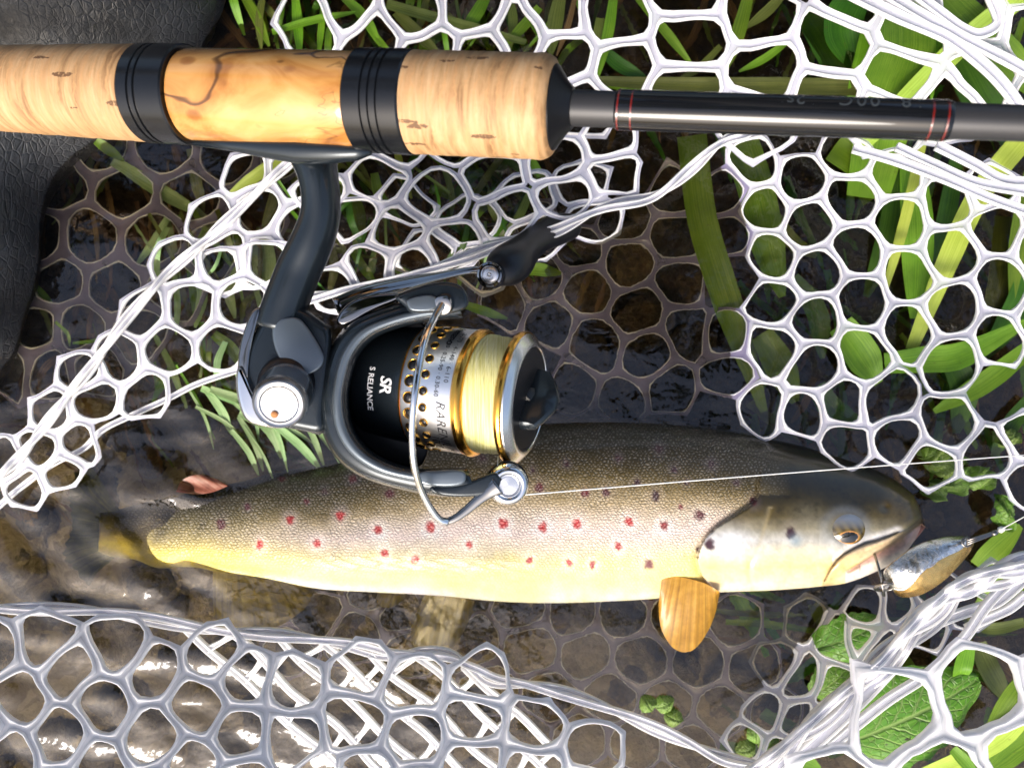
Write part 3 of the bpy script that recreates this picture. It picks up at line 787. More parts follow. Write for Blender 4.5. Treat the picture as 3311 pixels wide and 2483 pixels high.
# --- white band rising out of the water, left of the reel
Aa = crop(0, 450, k1, [(1850, 480), (2150, 620), (1590, 830), (1930, 880), (1365, 1190), (1730, 1175), (1195, 1530), (1600, 1490), (1010, 1230), (830, 1540), (1250, 880), (1500, 560), (1760, 260), (2080, 260)])
Aa += crop(0, 1150, k1, [(660, 330), (1060, 290), (560, 640), (370, 390), (265, 670), (180, 930), (420, 830), (30, 760), (560, 130)])
za = tps([(900, 560, .020), (750, 650, .020), (560, 850, .018), (430, 1050, .018), (250, 1250, .015), (60, 1500, .006), (1000, 700, .016), (850, 950, .010), (750, 1150, .006), (480, 1300, .004), (230, 1480, .002), (600, 1000, .014)])
mesh_panel(Aa, ring_ghosts(Aa, 150), 13, lambda u, v: za(u, v)[0], DRY, bead=.5, maxr=105, shear=[[1.0, 0], [0, 1.0]])
# the fold along its top edge, strands seen on edge
zz_ = lambda u, v, d=.004: float(za(u, v)[0]) + d
fold = []
if 1:
    fold += weave([(u, v, zz_(u, v, .004)) for u, v in [(975, 500), (880, 575), (740, 705), (640, 800), (520, 905), (400, 1040), (300, 1180), (210, 1290), (130, 1390), (60, 1480), (-20, 1560)]], 8, 11, 17, 60, .4)
fold.append([(u, v, zz_(u, v, -.004), 10) for u, v in [(790, 1190), (640, 1240), (540, 1290), (420, 1345), (330, 1390), (270, 1450), (170, 1500), (60, 1580), (-20, 1650)]])
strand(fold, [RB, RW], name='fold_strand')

# --- band behind the stem and reel, running up to the rod
A2 = crop(900, 0, k1, [(1130, 1420), (1560, 1230), (700, 1270), (820, 1640), (1640, 1540), (2070, 1390), (1990, 1150), (300, 1380), (2420, 1250), (2380, 1000), (1300, 980), (850, 1010), (1700, 960)])
A2 += crop(700, 700, .5425, [(920, 310), (1400, 190), (700, 420), (1170, 300), (260, 280), (40, 320)])
za2 = tps([(1000, 600, .026), (1200, 600, .030), (1400, 640, .030), (1650, 700, .026), (1900, 600, .022), (1200, 860, .014), (1500, 820, .014), (1000, 900, .012), (2000, 520, .022), (1300, 450, .030)])
mesh_panel(A2, ring_ghosts(A2, 165), 15, lambda u, v: za2(u, v)[0], DRY, bead=.5, maxr=112, shear=[[.94, .2], [-.05, 1.12]])
A2b = [(u + 95, v + 75) for u, v in A2 if 1000 < u < 1900 and 480 < v < 830]
mesh_panel(A2b, ring_ghosts(A2b, 165), 14, lambda u, v: za2(u, v)[0] - .022, DRY, bead=.55, maxr=105, shear=[[.94, .2], [-.05, 1.2]])
fold = []
for d_, hw_, dz in ((8, 13, .004),):
    fold += weave([(u, v - d_, float(za2(u, v)[0]) + dz) for u, v in [(930, 985), (1080, 955), (1260, 925), (1480, 850), (1640, 790), (1800, 755), (1960, 680), (2110, 640), (2230, 560), (2340, 470), (2420, 430)]], 11, 12, 19, 60, 1.1)
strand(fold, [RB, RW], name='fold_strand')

# --- large cells above the rod blank
E = [(2227, 125), (2003, 222), (2218, 300), (2485, 228), (2690, 142), (2672, 318), (2921, 245), (2764, -20), (2951, 100), (3196, 238), (1985, 55), (2230, -30), (2455, 40), (1795, 45),
     (1329, 42), (1533, 36), (1672, 110), (1194, 124), (1385, 175), (1560, 175), (1120, 30), (1005, 75), (3150, 60), (3340, 120), (3380, 330), (3060, 350), (2440, 400), (2860, 400), (1830, 190), (1890, 330)]
ze = tps([(1000, 60, .004), (1300, 60, .012), (1700, 90, .022), (2000, 120, .026), (2230, 120, .030), (2700, 130, .034), (3000, 100, .040), (3300, 250, .040), (2230, 380, .020), (2900, 350, .030)])
mesh_panel(E, ring_ghosts(E, 230), 16, lambda u, v: ze(u, v)[0], DRY, bead=.48, maxr=190, cut=.10)
fold = [[(u, v, .046, h) for u, v, h in l] for l in
        ([(2740, -30, 24), (2900, 50, 22), (3060, 120, 20), (3170, 200, 22), (3250, 280, 22), (3320, 380, 20)],
         [(2850, -30, 20), (3000, 60, 20), (3130, 130, 18), (3250, 190, 20), (3340, 240, 20)],
         [(2960, -20, 16), (3040, 40, 18), (3110, 90, 16), (3170, 110, 18), (3230, 70, 18), (3200, -20, 18)],
         [(2760, 480, 16), (2900, 520, 17), (3060, 580, 16), (3200, 640, 16), (3340, 690, 17)],
         [(2900, 475, 16), (3020, 530, 16), (3160, 590, 16), (3330, 620, 18)],
         [(3030, 470, 18), (3150, 530, 18), (3240, 580, 18), (3340, 590, 18)])]
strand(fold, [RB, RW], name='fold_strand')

# --- near wall at the bottom left, close to the camera
Gs = crop(0, 1850, k1, [(295, 480), (150, 890), (490, 705), (420, 1170), (740, 945), (850, 520), (1100, 705), (1060, 1190), (725, 1400), (1410, 935), (1500, 560), (1390, 1400), (1780, 760), (1720, 1170),
     (2080, 790), (60, 1330), (-40, 560), (-180, 1100), (2060, 1180), (1740, 1520), (1070, 1620), (400, 1620)])
Gs += crop(900, 1850, k1, [(550, 1075), (960, 815), (960, 1190), (1400, 1050), (1370, 1370), (1830, 1110), (590, 690), (1470, 760), (1830, 1400), (640, 1450), (2250, 1250), (1000, 1600)])
zg = tps([(0, 2000, .050), (500, 2050, .054), (0, 2480, .076), (800, 2100, .054), (800, 2480, .076), (1200, 2250, .058), (1500, 2300, .060), (1700, 2450, .066), (2000, 2480, .068)])
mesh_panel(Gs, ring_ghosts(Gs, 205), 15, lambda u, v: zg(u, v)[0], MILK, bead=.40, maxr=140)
# its rolled upper edge
top = [(-30, 1950), (120, 1955), (300, 1965), (480, 1990), (660, 2020), (830, 2035), (960, 2048), (1130, 2075), (1260, 2105), (1350, 2098), (1450, 2105), (1530, 2150), (1600, 2190), (1720, 2205), (1850, 2235), (1990, 2285), (2120, 2345), (2240, 2400), (2340, 2440), (2460, 2462), (2560, 2470)]
fold = []
fold += weave([(u, v + 12, float(zg(min(u, 2000), v)[0]) - .002) for u, v in top], 12, 12, 13, 90, .3)
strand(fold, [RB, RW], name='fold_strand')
# far side of the same wall: long strands running down into the water, tied by short rungs
rg = np.random.default_rng(12); far_ = []; lines = []
for k in range(7):
    u0, v0 = 600 + k * 150, float(np.interp(600 + k * 150, [p[0] for p in top], [p[1] for p in top])) + 22
    ln_ = []
    for i in range(9):
        f = i / 8
        ln_.append((u0 + 520 * f + 5 * math.sin(i * 1.3 + k), v0 + 470 * f + 9 * math.sin(i * 1.5 + k * PI), .046 - .022 * f, 13))
    lines.append(ln_); far_.append(ln_)
for k in range(6):
    a, b = spline(lines[k], 17), spline(lines[k + 1], 17)
    for i in range(2 + (k % 2) * 2, 17, 4):
        p, q = a[i], b[max(0, i - 3)]
        far_.append([(p[0], p[1], p[2] - .0006, 13), ((p[0] + q[0]) / 2 + 4, (p[1] + q[1]) / 2, (p[2] + q[2]) / 2 - .001, 9), (q[0], q[1], q[2] - .0006, 13)])
far_ = [[q for q in l if q[1] < 2600] for l in far_]; far_ = [l for l in far_ if len(l) > 2]
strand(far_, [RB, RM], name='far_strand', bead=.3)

# --- mesh between fin and lure, climbing to the near right fold
Kk = crop(1800, 1850, k1, [(2020, 490), (1760, 770), (1490, 1010), (1720, 1060), (1960, 830), (1370, 1210), (2230, 250), (2290, 560), (1600, 1290), (1950, 1130), (1790, 330), (1560, 640)])
Kk += crop(2500, 1850, .3815, [(1050, 250), (1300, 120), (760, 560), (1700, 330), (1850, 120), (1300, 480)])
zk = tps([(2500, 2150, -.012), (2600, 2050, -.009), (2700, 2200, .010), (2900, 1950, .006), (2500, 2350, .012), (2700, 2350, .02), (3100, 1900, .012), (2900, 2100, .02), (2420, 2420, .014)])
mesh_panel(Kk, ring_ghosts(Kk, 150), 11, lambda u, v: zk(u, v)[0], DRY, bead=.55, maxr=110)
# near right fold and the large cells in front of it
J = 2500, 1850, .3815
def jp(l, z0): return [(J[0] + x * J[2], J[1] + y * J[2], z0 + (zq if len(q) else 0), h) for x, y, h, zq, *q in [(*t, 0) if len(t) == 4 else t for t in l]]
mainp = [(x, y, z) for x, y, z, h in jp([(-260, 1740, 0, .0), (30, 1590, 0, 0), (330, 1330, 0, 0), (640, 1010, 0, 0), (900, 760, 0, 0), (1180, 480, 0, 0), (1450, 260, 0, 0), (1640, 120, 0, 0), (1900, 0, 0, 0), (2200, -90, 0, 0)], .082)]
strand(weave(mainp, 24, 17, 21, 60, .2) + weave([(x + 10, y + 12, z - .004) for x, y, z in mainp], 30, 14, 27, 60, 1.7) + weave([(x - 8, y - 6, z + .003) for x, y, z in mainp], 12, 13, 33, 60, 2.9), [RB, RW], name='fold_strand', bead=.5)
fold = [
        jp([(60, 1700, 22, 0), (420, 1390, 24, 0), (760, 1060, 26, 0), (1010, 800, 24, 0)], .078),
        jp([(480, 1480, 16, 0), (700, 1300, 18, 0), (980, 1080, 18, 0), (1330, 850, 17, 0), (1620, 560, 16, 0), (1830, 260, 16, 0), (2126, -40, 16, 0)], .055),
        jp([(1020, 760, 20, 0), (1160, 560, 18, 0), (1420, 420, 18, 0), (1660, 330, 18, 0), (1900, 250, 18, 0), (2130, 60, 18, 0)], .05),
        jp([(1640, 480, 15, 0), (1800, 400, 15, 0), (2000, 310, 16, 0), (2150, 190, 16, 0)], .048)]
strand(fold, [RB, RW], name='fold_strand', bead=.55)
JS = [(J[0] + x * J[2], J[1] + y * J[2]) for x, y in [(1770, 960), (1010, 1200), (1440, 1820), (2200, 1640), (450, 1850), (2500, 900)]]
JG = [(J[0] + x * J[2], J[1] + y * J[2]) for x, y in [(1160, 430), (2000, 330), (330, 1180), (900, 2300), (1900, 2300), (2700, 300), (2700, 1500), (-150, 1900)]]
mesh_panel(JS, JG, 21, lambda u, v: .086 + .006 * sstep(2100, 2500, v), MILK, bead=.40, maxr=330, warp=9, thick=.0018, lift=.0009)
# ================================================================ rod
AX = Vector((1, -.118, .245)).normalized()
RO = Vector((0, .0714, .123))
def rod_t(u):
    """axial position of the point of the rod axis that is seen at photo column u"""
    k = (u - PXW / 2) * KPX / HC            # x = k*(HC-z)
    # RO + t*AX : x = t ax ; z = RO.z + t az
    return k * (HC - RO.z) / (AX.x + k * AX.z)
RX = Vector((0, 0, 1)) - AX * AX.z; RX.normalize()

m_cork = mat('cork', (.6, .4, .22), .62); g = NT(m_cork)
oc = g.coords('Object')
cy1 = g.n('TexCoord'); mp = g.n('Mapping'); g.link(cy1.outputs['Object'], mp.inputs[0]); mp.inputs['Scale'].default_value = (1, 1, 1)
nA = g.noise(g.coords('Object', (55, 240, 240)), 1, 4, .6); nB = g.noise(g.coords('Object', (420, 55, 55)), 1, 5, .6, .6); nC = g.noise(oc, 900, 3, .6)
base = g.ramp(nB, [(.3, (.22, .115, .045)), (.48, (.40, .24, .11)), (.62, (.50, .315, .16)), (.8, (.58, .39, .22))])
ringn = g.n('TexWave', wave_type='BANDS', bands_direction='X'); ringn.inputs['Scale'].default_value = 26; ringn.inputs['Distortion'].default_value = .5; ringn.inputs['Detail'].default_value = 2
g.link(oc, ringn.inputs['Vector'])
base = g.mix(g.ramp(ringn.outputs[0], [(.0, .6), (.05, 0.0)]), base, (.42, .23, .10))
gr = g.n('TexWave', wave_type='BANDS', bands_direction='X'); gr.inputs['Scale'].default_value = 110; gr.inputs['Distortion'].default_value = 5; gr.inputs['Detail'].default_value = 3; gr.inputs['Detail Scale'].default_value = 2.5
g.link(oc, gr.inputs['Vector'])
base = g.mix(g.ramp(gr.outputs[0], [(.0, .6), (.25, 0.0)]), base, (.50, .28, .12))
pv = g.n('TexVoronoi', feature='F1'); pv.inputs['Scale'].default_value = 1; g.link(g.coords('Object', (110, 260, 260)), pv.inputs['Vector'])
pw = g.n('TexWhiteNoise'); g.link(pv.outputs['Color'], pw.inputs['Vector'])
pitm = g.math('MULTIPLY', g.math('LESS_THAN', pv.outputs['Distance'], .30), g.math('GREATER_THAN', pw.outputs['Value'], .80))
dv = g.n('TexVoronoi', feature='F1'); g.link(g.coords('Object', (95, 430, 430)), dv.inputs['Vector']); dv.inputs['Scale'].default_value = 1
dw = g.n('TexWhiteNoise'); g.link(dv.outputs['Color'], dw.inputs['Vector'])
dash = g.math('MULTIPLY', g.math('LESS_THAN', dv.outputs['Distance'], g.math('ADD', .14, g.math('MULTIPLY', nC, .35))), g.math('GREATER_THAN', dw.outputs['Value'], .80))
pit = dash; pit = g.math('MULTIPLY', pit, g.ramp(nC, [(.38, 0.0), (.48, 1.0)]))
g.color(g.mix(g.math('MULTIPLY', pit, .9), base, (.10, .045, .018)))
g.normal(g.bump(g.math('SUBTRACT', g.math('MULTIPLY', nC, .3), pit), .5, .0006))

m_burl = mat('varnished_burl_wood', (.7, .4, .15), .22, Specular_IOR_Level=.35, Coat_Weight=.55, Coat_Roughness=.03); g = NT(m_burl)
oc = g.coords('Object', (40, 60, 60)); nz = g.noise(oc, 1, 5, .55, 1.2); n2 = g.noise(oc, .55, 3, .5, .3)
base = g.ramp(nz, [(.25, (.20, .065, .012)), (.42, (.42, .185, .045)), (.55, (.56, .285, .085)), (.75, (.66, .39, .15))])
ln = g.math('ABSOLUTE', g.math('SUBTRACT', n2, .52)); lm = g.ramp(ln, [(.0, .85), (.006, .7), (.011, 0.0)])
ln2 = g.math('ABSOLUTE', g.math('SUBTRACT', g.noise(oc, .8, 4, .6, .6), .44)); lm2 = g.ramp(ln2, [(.0, .5), (.006, 0.0)])
eye = g.n('TexVoronoi', feature='F1'); g.link(g.coords('Object', (95, 150, 150)), eye.inputs['Vector']); eye.inputs['Scale'].default_value = 1
ew = g.n('TexWhiteNoise'); g.link(eye.outputs['Color'], ew.inputs['Vector'])
em = g.math('MULTIPLY', g.ramp(eye.outputs['Distance'], [(.0, 1.0), (.18, .75), (.28, 0.0)]), g.math('GREATER_THAN', ew.outputs['Value'], .72))
base = g.mix(g.math('MULTIPLY', em, .8), base, (.22, .075, .015))
base = g.mix(g.math('MAXIMUM', lm, lm2), base, (.05, .02, .008)); g.color(base)

m_black = mat('black_anodised_metal', (.006, .007, .009), .24, .1, Specular_IOR_Level=.5)
m_check = mat('black_rubber_check', (.006, .006, .007), .30, 0, Specular_IOR_Level=.3)
m_blank = mat('matt_graphite_blank', (.035, .036, .040), .42, .3)
m_gloss = mat('glossy_black_varnish', (.006, .007, .009), .05, 0, Specular_IOR_Level=.25, Coat_Weight=.55, Coat_Roughness=.02)
m_red = mat('red_thread', (.13, .008, .006), .25, 0, Coat_Weight=1.0)
m_print = mat('grey_printed_letters', (.055, .065, .07), .4)

rod = empty('fishing_rod', RO); tag(rod, 'cork handled fishing rod with burl wood reel seat and dark blank', 'fishing rod')
ROTM = Matrix((AX, RX.cross(AX).normalized() * -1, RX)).transposed()
ry = RX.cross(AX)
ROTM = Matrix(((AX.x, ry.x, RX.x), (AX.y, ry.y, RX.y), (AX.z, ry.z, RX.z))).to_4x4()
rod.rotation_euler = ROTM.to_euler()
# local frame of the rod: x along the blank, z towards the camera
def rpart(name, prof, m, seg=72):
    mb = MB(); mb.lathe((0, 0, 0), (1, 0, 0), prof, seg=seg, x=(0, 0, 1)); return mb.build(name, m, rod, angle=35)
def T(u): return rod_t(u)
R1 = .0127
def wobble(t0, t1, r0, r1, n=30, amp=.00006, seed=0):
    r = np.random.default_rng(seed); return [(t0 + (t1 - t0) * i / n, r0 + (r1 - r0) * i / n + amp * r.normal()) for i in range(n + 1)]
tg0, tg1, th1, ts1, th2, tf1 = -.32, T(478), T(618), T(1170), T(1345), T(1795)
rpart('rear_grip', [(tg0, .009), (tg0 + .0015, .0112)] + wobble(tg0 + .003, T(-260), .0114, .0118, 30, seed=3) + wobble(T(-260) + .001, tg1 - .0001, .0118, .01345, 40, seed=1), m_cork)
def hood(name, a, b, r, gr):
    p = [(a, r - .0003), (a + .0004, r)]
    for q in gr: p += [(q - .00045, r), (q - .0002, r - .0005), (q + .0002, r - .0005), (q + .00045, r)]
    p += [(b - .0005, r), (b, r - .0004)]
    return rpart(name, p, m_black)
L_ = th1 - tg1
hood('locking_hood', tg1, th1, .0137, [tg1 + L_ * .28, tg1 + L_ * .42])
rpart('reel_seat', [(th1 + .0001, .0118), (th1 + .0006, .0124), (th1 + .002, .0126), ((th1 + ts1) / 2, .0127), (ts1 - .002, .0126), (ts1 - .0001, .0122)], m_burl, 96)
L_ = th2 - ts1
hood('locking_hood', ts1, th2, .0134, [ts1 + L_ * .36, ts1 + L_ * .5, ts1 + L_ * .64])
fg = wobble(th2 + .0001, tf1 - .003, .0131, .0129, 26, seed=2) + [(tf1 - .0018, .0126), (tf1 - .0007, .0119), (tf1, .0107)]
rpart('fore_grip', fg, m_cork)
rpart('winding_check', [(tf1 - .0004, .0106), (tf1 + .0003, .0104), (tf1 + .003, .0066), (tf1 + .0046, .0050), (tf1 + .0047, .0040)], m_check)
tb0, tb1, tb2, tb3 = tf1 + .0045, T(1985), T(3045), T(3070)
rb0, rbE = .00445, .0039
def rb(t): return rb0 + (rbE - rb0) * (t - tb0) / (T(3400) - tb0)
rpart('blank', [(tb0, rb0), (tb1, rb(tb1)), (tb2, rb(tb2)), (T(3400), rbE), (T(3400) + .9, rbE * .5)], m_blank, 48)
ta, tz = T(1992), T(3072)
rpart('varnished_wrap', [(ta, rb(ta) + .00005), (ta + .0004, rb(ta) + .0004), (ta + .002, rb(ta) + .00048), (tz - .002, rb(tz) + .00048), (tz - .0006, rb(tz) + .0004), (tz, rb(tz) + .00005)], m_gloss, 64)
for c_ in (2003, 2046, 3003, 3052):
    t_ = T(c_); rpart('thread_band', [(t_ - .00022, rb(t_) + .00051), (t_ - .0002, rb(t_) + .00056), (t_ + .0002, rb(t_) + .00056), (t_ + .00022, rb(t_) + .00051)], m_red, 48)

def text_mesh(s, size, bold=0.0, shear=0.0, space=1.0):
    cu = bpy.data.curves.new('text', 'FONT'); cu.body = s; cu.size = size; cu.offset = bold; cu.shear = shear; cu.space_character = space; cu.resolution_u = 3
    o = bpy.data.objects.new('text', cu); COL.objects.link(o)
    dg = bpy.context.evaluated_depsgraph_get(); me = bpy.data.meshes.new_from_object(o.evaluated_get(dg))
    bm = bmesh.new(); bm.from_mesh(me)
    bmesh.ops.triangulate(bm, faces=bm.faces[:])
    bmesh.ops.remove_doubles(bm, verts=bm.verts[:], dist=size * 1e-4)
    v = [tuple(x.co) for x in bm.verts]; bm.verts.index_update(); f = [tuple(q.index for q in fc.verts) for fc in bm.faces]; bm.free()
    bpy.data.objects.remove(o); bpy.data.curves.remove(cu); bpy.data.meshes.remove(me)
    return v, f
def mapped_text(name, s, size, fn, m, parent, **kw):
    v, f = text_mesh(s, size, **kw); mb = MB(); mb.v = [tuple(fn(x, y)) for x, y, _ in v]
    for q in f: mb.face(q)
    return mb.build(name, m, parent, smooth=False)
# maker's numbers on the wrap, upside down as seen from above
def wrapmap(t0, phi0, r):
    def f(x, y):
        a = phi0 - y / r
        return Vector((t0 - x, math.sin(a) * r * 1, math.cos(a) * r))
    return f
rw = rb(T(2700)) + .00054
mapped_text('lettering', '18  00C  12', .0046, wrapmap(T(2975), .92, rw), m_print, rod, space=1.25)
mapped_text('lettering', 'SPIN 2-12', .0040, wrapmap(T(2560), .92, rw), m_print, rod, space=1.2)
# ================================================================ spinning reel
RA = Vector((1, -.118, .34)).normalized()
S0 = Vector((.0045, -.0045, .084))
RN = (Vector((0, 0, 1)) - RA * RA.z).normalized()       # towards the camera
RS = RN.cross(RA)                                       # towards the top of the picture
def cyl(t, phi, r): return S0 + RA * t + (RN * math.cos(phi) + RS * math.sin(phi)) * r

m_paint = mat('dark_blue_grey_paint', (.018, .026, .034), .27, .5, Specular_IOR_Level=.5, Coat_Weight=.3, Coat_Roughness=.08); g = NT(m_paint)
g.normal(g.bump(g.noise(g.coords('Object'), 1500, 2, .5), .06, .0002))
m_paint2 = mat('sky_sheen_paint', (.13, .16, .19), .30, .6, Coat_Weight=.3, Coat_Roughness=.1)  # the reel paint made paler, sky sheen put into the colour
m_dark = mat('black_plastic', (.006, .006, .008), .35)
m_chrome = mat('chrome', (.80, .81, .83), .07, 1.0)
m_steel = mat('brushed_steel', (.74, .75, .77), .24, 1.0, Anisotropic=.5)
m_alu = mat('polished_aluminium', (.90, .905, .92), .34, 1.0)
m_gold = mat('gold_anodised', (.80, .42, .075), .20, 1.0)
m_smoke = mat('smoked_chrome', (.30, .30, .30), .08, 1.0)
m_rust = mat('rusty_brown_washer', (.33, .13, .035), .75); g = NT(m_rust)
g.color(g.ramp(g.noise(g.coords('Object'), 900, 4, .6), [(.3, (.20, .07, .02)), (.7, (.50, .22, .07))]))
m_line = mat('pale_yellow_braid', (.80, .76, .30), .55); g = NT(m_line)
wv = g.n('TexWave', wave_type='BANDS', bands_direction='X'); wv.inputs['Scale'].default_value = 900; wv.inputs['Distortion'].default_value = 3
nn = g.noise(g.coords('Object', (2600, 60, 60)), 1, 3, .6)
g.color(g.ramp(nn, [(.3, (.62, .58, .17)), (.5, (.82, .78, .32)), (.7, (.90, .88, .52))]))
g.normal(g.bump(nn, .9, .0005))
m_white = mat('white_print', (.85, .86, .88), .4); m_ink = mat('grey_black_print', (.03, .03, .034), .4)

reel = empty('fishing_reel', S0); tag(reel, 'dark blue grey spinning reel with silver spool of pale yellow line', 'fishing reel')
INV = Matrix.Translation(-S0)
def rp(o, parent=None):
    o.parent = parent or reel
    o.matrix_parent_inverse = INV if parent is None else Matrix.Identity(4)
    return o
def rl(name, prof, m, parent=None, seg=96, o=None, a=None, angle=30, caps=True):
    mb = MB(); mb.lathe(o or S0, a or RA, prof, seg=seg, x=RN, caps=caps); return rp(mb.build(name, m, None, angle=angle), parent)
def rpuff(name, poly, z0, z1, m, bev=12, parent=None, smooth=2, zf=None):
    mb = MB(); puff(mb, poly, z0, z1, bev, smooth=smooth, zf=zf); return rp(mb.build(name, m, None, angle=50), parent)
def DD(l): return [D(*q) for q in l]
mm = .001
# --- foot and stem
ft = MB()
pts = []
foot = [(640, 447, .0010), (760, 455, .0016), (880, 463, .0027), (985, 470, .0034), (1080, 474, .0030), (1170, 478, .0022), (1215, 482, .0010)]
for u, v, r in foot:
    t = rod_t(u); c = RO + AX * t; dwn = (RS * -1 - AX * (RS * -1).dot(AX)).normalized()
    dirr = (dwn * .96 + Vector((0, 0, 1)) * -.10).normalized()
    pts.append((c + dirr * (.0126 + r * .35), r))
ft.tube([p for p, _ in pts], [r for _, r in pts], seg=20, flat=1.1, up=(0, 1, .3))
rp(ft.build('reel_foot', m_paint, None))
st = MB()
path = [(1010, 468, .100, 120), (1012, 490, .1005, 84), (1018, 522, .101, 74), (1029, 570, .101, 64), (1038, 640, .100, 61), (1034, 710, .099, 63), (1006, 790, .098, 67), (968, 870, .0965, 70), (940, 940, .096, 70), (918, 1000, .0955, 72), (905, 1060, .095, 80)]
sp = spline(path, 40); c = [P(q[0], q[1], q[2] - .004) for q in sp]
rows = []
for i in range(40):
    t = (c[min(i + 1, 39)] - c[max(i - 1, 0)]).normalized(); s = t.cross(Vector((0, 0, 1))).normalized(); up = s.cross(t)
    h = sp[i][3] * KPX * (HC - sp[i][2]) / HC
    sec = []
    for k in range(24):
        a = 2 * PI * k / 24; ca, sa = math.cos(a), math.sin(a)
        x = math.copysign(abs(ca) ** .7, ca) * h; y = math.copysign(abs(sa) ** .8, sa) * .0062
        y += .0016 * (1 - abs(x / h)) if sa > 0 else 0
        sec.append(c[i] + s * x + up * y)
    rows.append(sec)
b = st.grid(rows, True); st.cap(b, 24, 0, True); st.cap(b + 39 * 24, 24)
rp(st.build('stem', m_paint, None))
# --- gear housing
body = DD([(578, 672), (600, 655), (655, 665), (690, 690), (720, 712), (712, 800), (702, 880), (704, 940), (640, 928), (560, 912), (528, 890), (520, 830), (532, 760), (552, 715)])
rpuff('gear_housing', body, .062, .0965, m_paint, 26)
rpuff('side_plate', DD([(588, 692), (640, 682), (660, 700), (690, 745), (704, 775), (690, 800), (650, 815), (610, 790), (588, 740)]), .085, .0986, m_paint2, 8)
rpuff('chrome_rear_guard', [(772, 1170), (800, 1220), (822, 1275), (870, 1315), (945, 1345), (920, 1388), (850, 1380), (796, 1364), (772, 1310), (760, 1230)], .070, .0985, m_chrome, 14)
rpuff('chrome_rear_guard', [(815, 1000), (850, 990), (822, 1080), (808, 1150), (806, 1240), (768, 1225), (770, 1150), (784, 1080)], .072, .0968, m_smoke, 10)
rpuff('rotor_neck', DD([(655, 830), (710, 780), (715, 945), (650, 930)]), .064, .094, m_dark, 14)
# handle cap with knurled edge
c0, c1 = P(944, 1222, .088), P(900, 1312, .1135)
ax = (c1 - c0); L = ax.length; axn = ax.normalized()
hb = MB(); hb.lathe(c0, axn, [(-.004, .0088), (L * .30, .0088), (L * .36, .0080), (L * .40, .0070)], seg=64); rp(hb.build('handle_socket', m_dark, None, angle=30))
hc = MB(); hc.lathe(c0, axn, [(L * .36, .0066), (L * .40, .0074), (L * .47, .0074), (L * .48, .0072)], seg=72); cap = rp(hc.build('handle_cap', m_alu, None, angle=30))
kn = MB(); seg = 160; x = axn.orthogonal().normalized(); y = axn.cross(x); rows = []
for t in (.485, .86, .90): rows.append([c0 + axn * (L * t) + (x * math.cos(2 * PI * k / seg) + y * math.sin(2 * PI * k / seg)) * (.0074 + (.00022 if k % 2 else 0) - (.0003 if t > .88 else 0)) for k in range(seg)])
kn.grid(rows, True); o = kn.build('knurled_ring', m_steel, None, smooth=False); o.parent = cap
fc = MB(); fc.lathe(c0, axn, [(L * .90, .0072), (L * .96, .0068), (L * .975, .0064), (L * .965, .0058), (L * .965, .0054), (L * .975, .0052), (L * .965, .0048), (L * .955, .0002)], seg=72)
o = fc.build('cap_face', mat('turned_aluminium', (.50, .50, .51), .34, 1.0, Anisotropic=.8), None, angle=30); o.parent = cap
rs = MB(); rs.lathe(c0 + axn * (L * .956) + P(893, 1335, .11) - P(908, 1302, .11), axn, [(0, .0010), (.0001, .0008), (.0002, .0003)], seg=9)
o = rs.build('corroded_patch', m_rust, None, smooth=False); o.parent = cap

# --- rotor: U-shaped frame with two arms, dark cup and core
Uo = DD([(985, 640), (900, 645), (820, 668), (752, 700), (714, 752), (694, 820), (688, 880), (698, 940), (726, 990), (780, 1030), (860, 1056), (950, 1072), (1030, 1072)])
Un = DD([(1000, 688), (950, 692), (880, 704), (815, 728), (778, 765), (760, 815), (754, 868), (766, 925), (802, 972), (858, 1002), (915, 1012), (965, 1012), (1010, 1012)])
mb = MB(); ribbon(mb, Uo, Un, .070, .0985); rp(mb.build('rotor', m_paint, None))
lerp2 = lambda A, B, t: [tuple(np.array(a) * (1 - t) + np.array(b) * t) for a, b in zip(A, B)]
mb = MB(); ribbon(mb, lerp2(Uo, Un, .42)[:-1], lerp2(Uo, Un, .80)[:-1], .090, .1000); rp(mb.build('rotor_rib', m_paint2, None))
rl('rotor_cup', [(-62 * mm, .008), (-60 * mm, .0140), (-56 * mm, .0168), (-53 * mm, .0172)], m_dark)
rpuff('rotor_well', DD([(925, 690), (880, 700), (815, 724), (776, 762), (756, 815), (750, 868), (762, 927), (800, 976), (858, 1006), (925, 1014), (935, 860)]), .062, .076, m_dark, 8)
core = rl('rotor_core', [(-56 * mm, .0150), (-52 * mm, .0172), (-50 * mm, .0184), (-32 * mm, .0189)], m_paint)
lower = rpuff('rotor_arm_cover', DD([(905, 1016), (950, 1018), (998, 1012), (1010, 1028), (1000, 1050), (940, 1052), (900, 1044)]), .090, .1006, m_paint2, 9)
rpuff('bail_arm', DD([(925, 1046), (985, 1050), (1040, 1030), (1072, 1016), (1085, 1040), (1070, 1062), (1040, 1072), (975, 1074), (930, 1066)]), .083, .0985, m_paint, 10)
# upper arm end where the wire starts
rpuff('bail_hinge', crop(1250, 700, .2712, [(60, 960), (300, 860), (640, 770), (860, 800), (960, 900), (988, 1050), (900, 1130), (740, 1165), (560, 1150), (270, 1155), (210, 1060)]), .086, .1035, m_paint, 16)
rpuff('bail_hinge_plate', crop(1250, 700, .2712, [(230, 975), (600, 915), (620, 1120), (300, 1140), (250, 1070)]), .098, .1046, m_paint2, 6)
mb = MB(); q = P(1434, 985, .1035); mb.lathe(q, (-.25, -.35, 1), [(-.003, .0030), (0, .0030), (.0012, .0026), (.0016, .0016)], seg=32); rp(mb.build('wire_socket', m_smoke, None, angle=40))
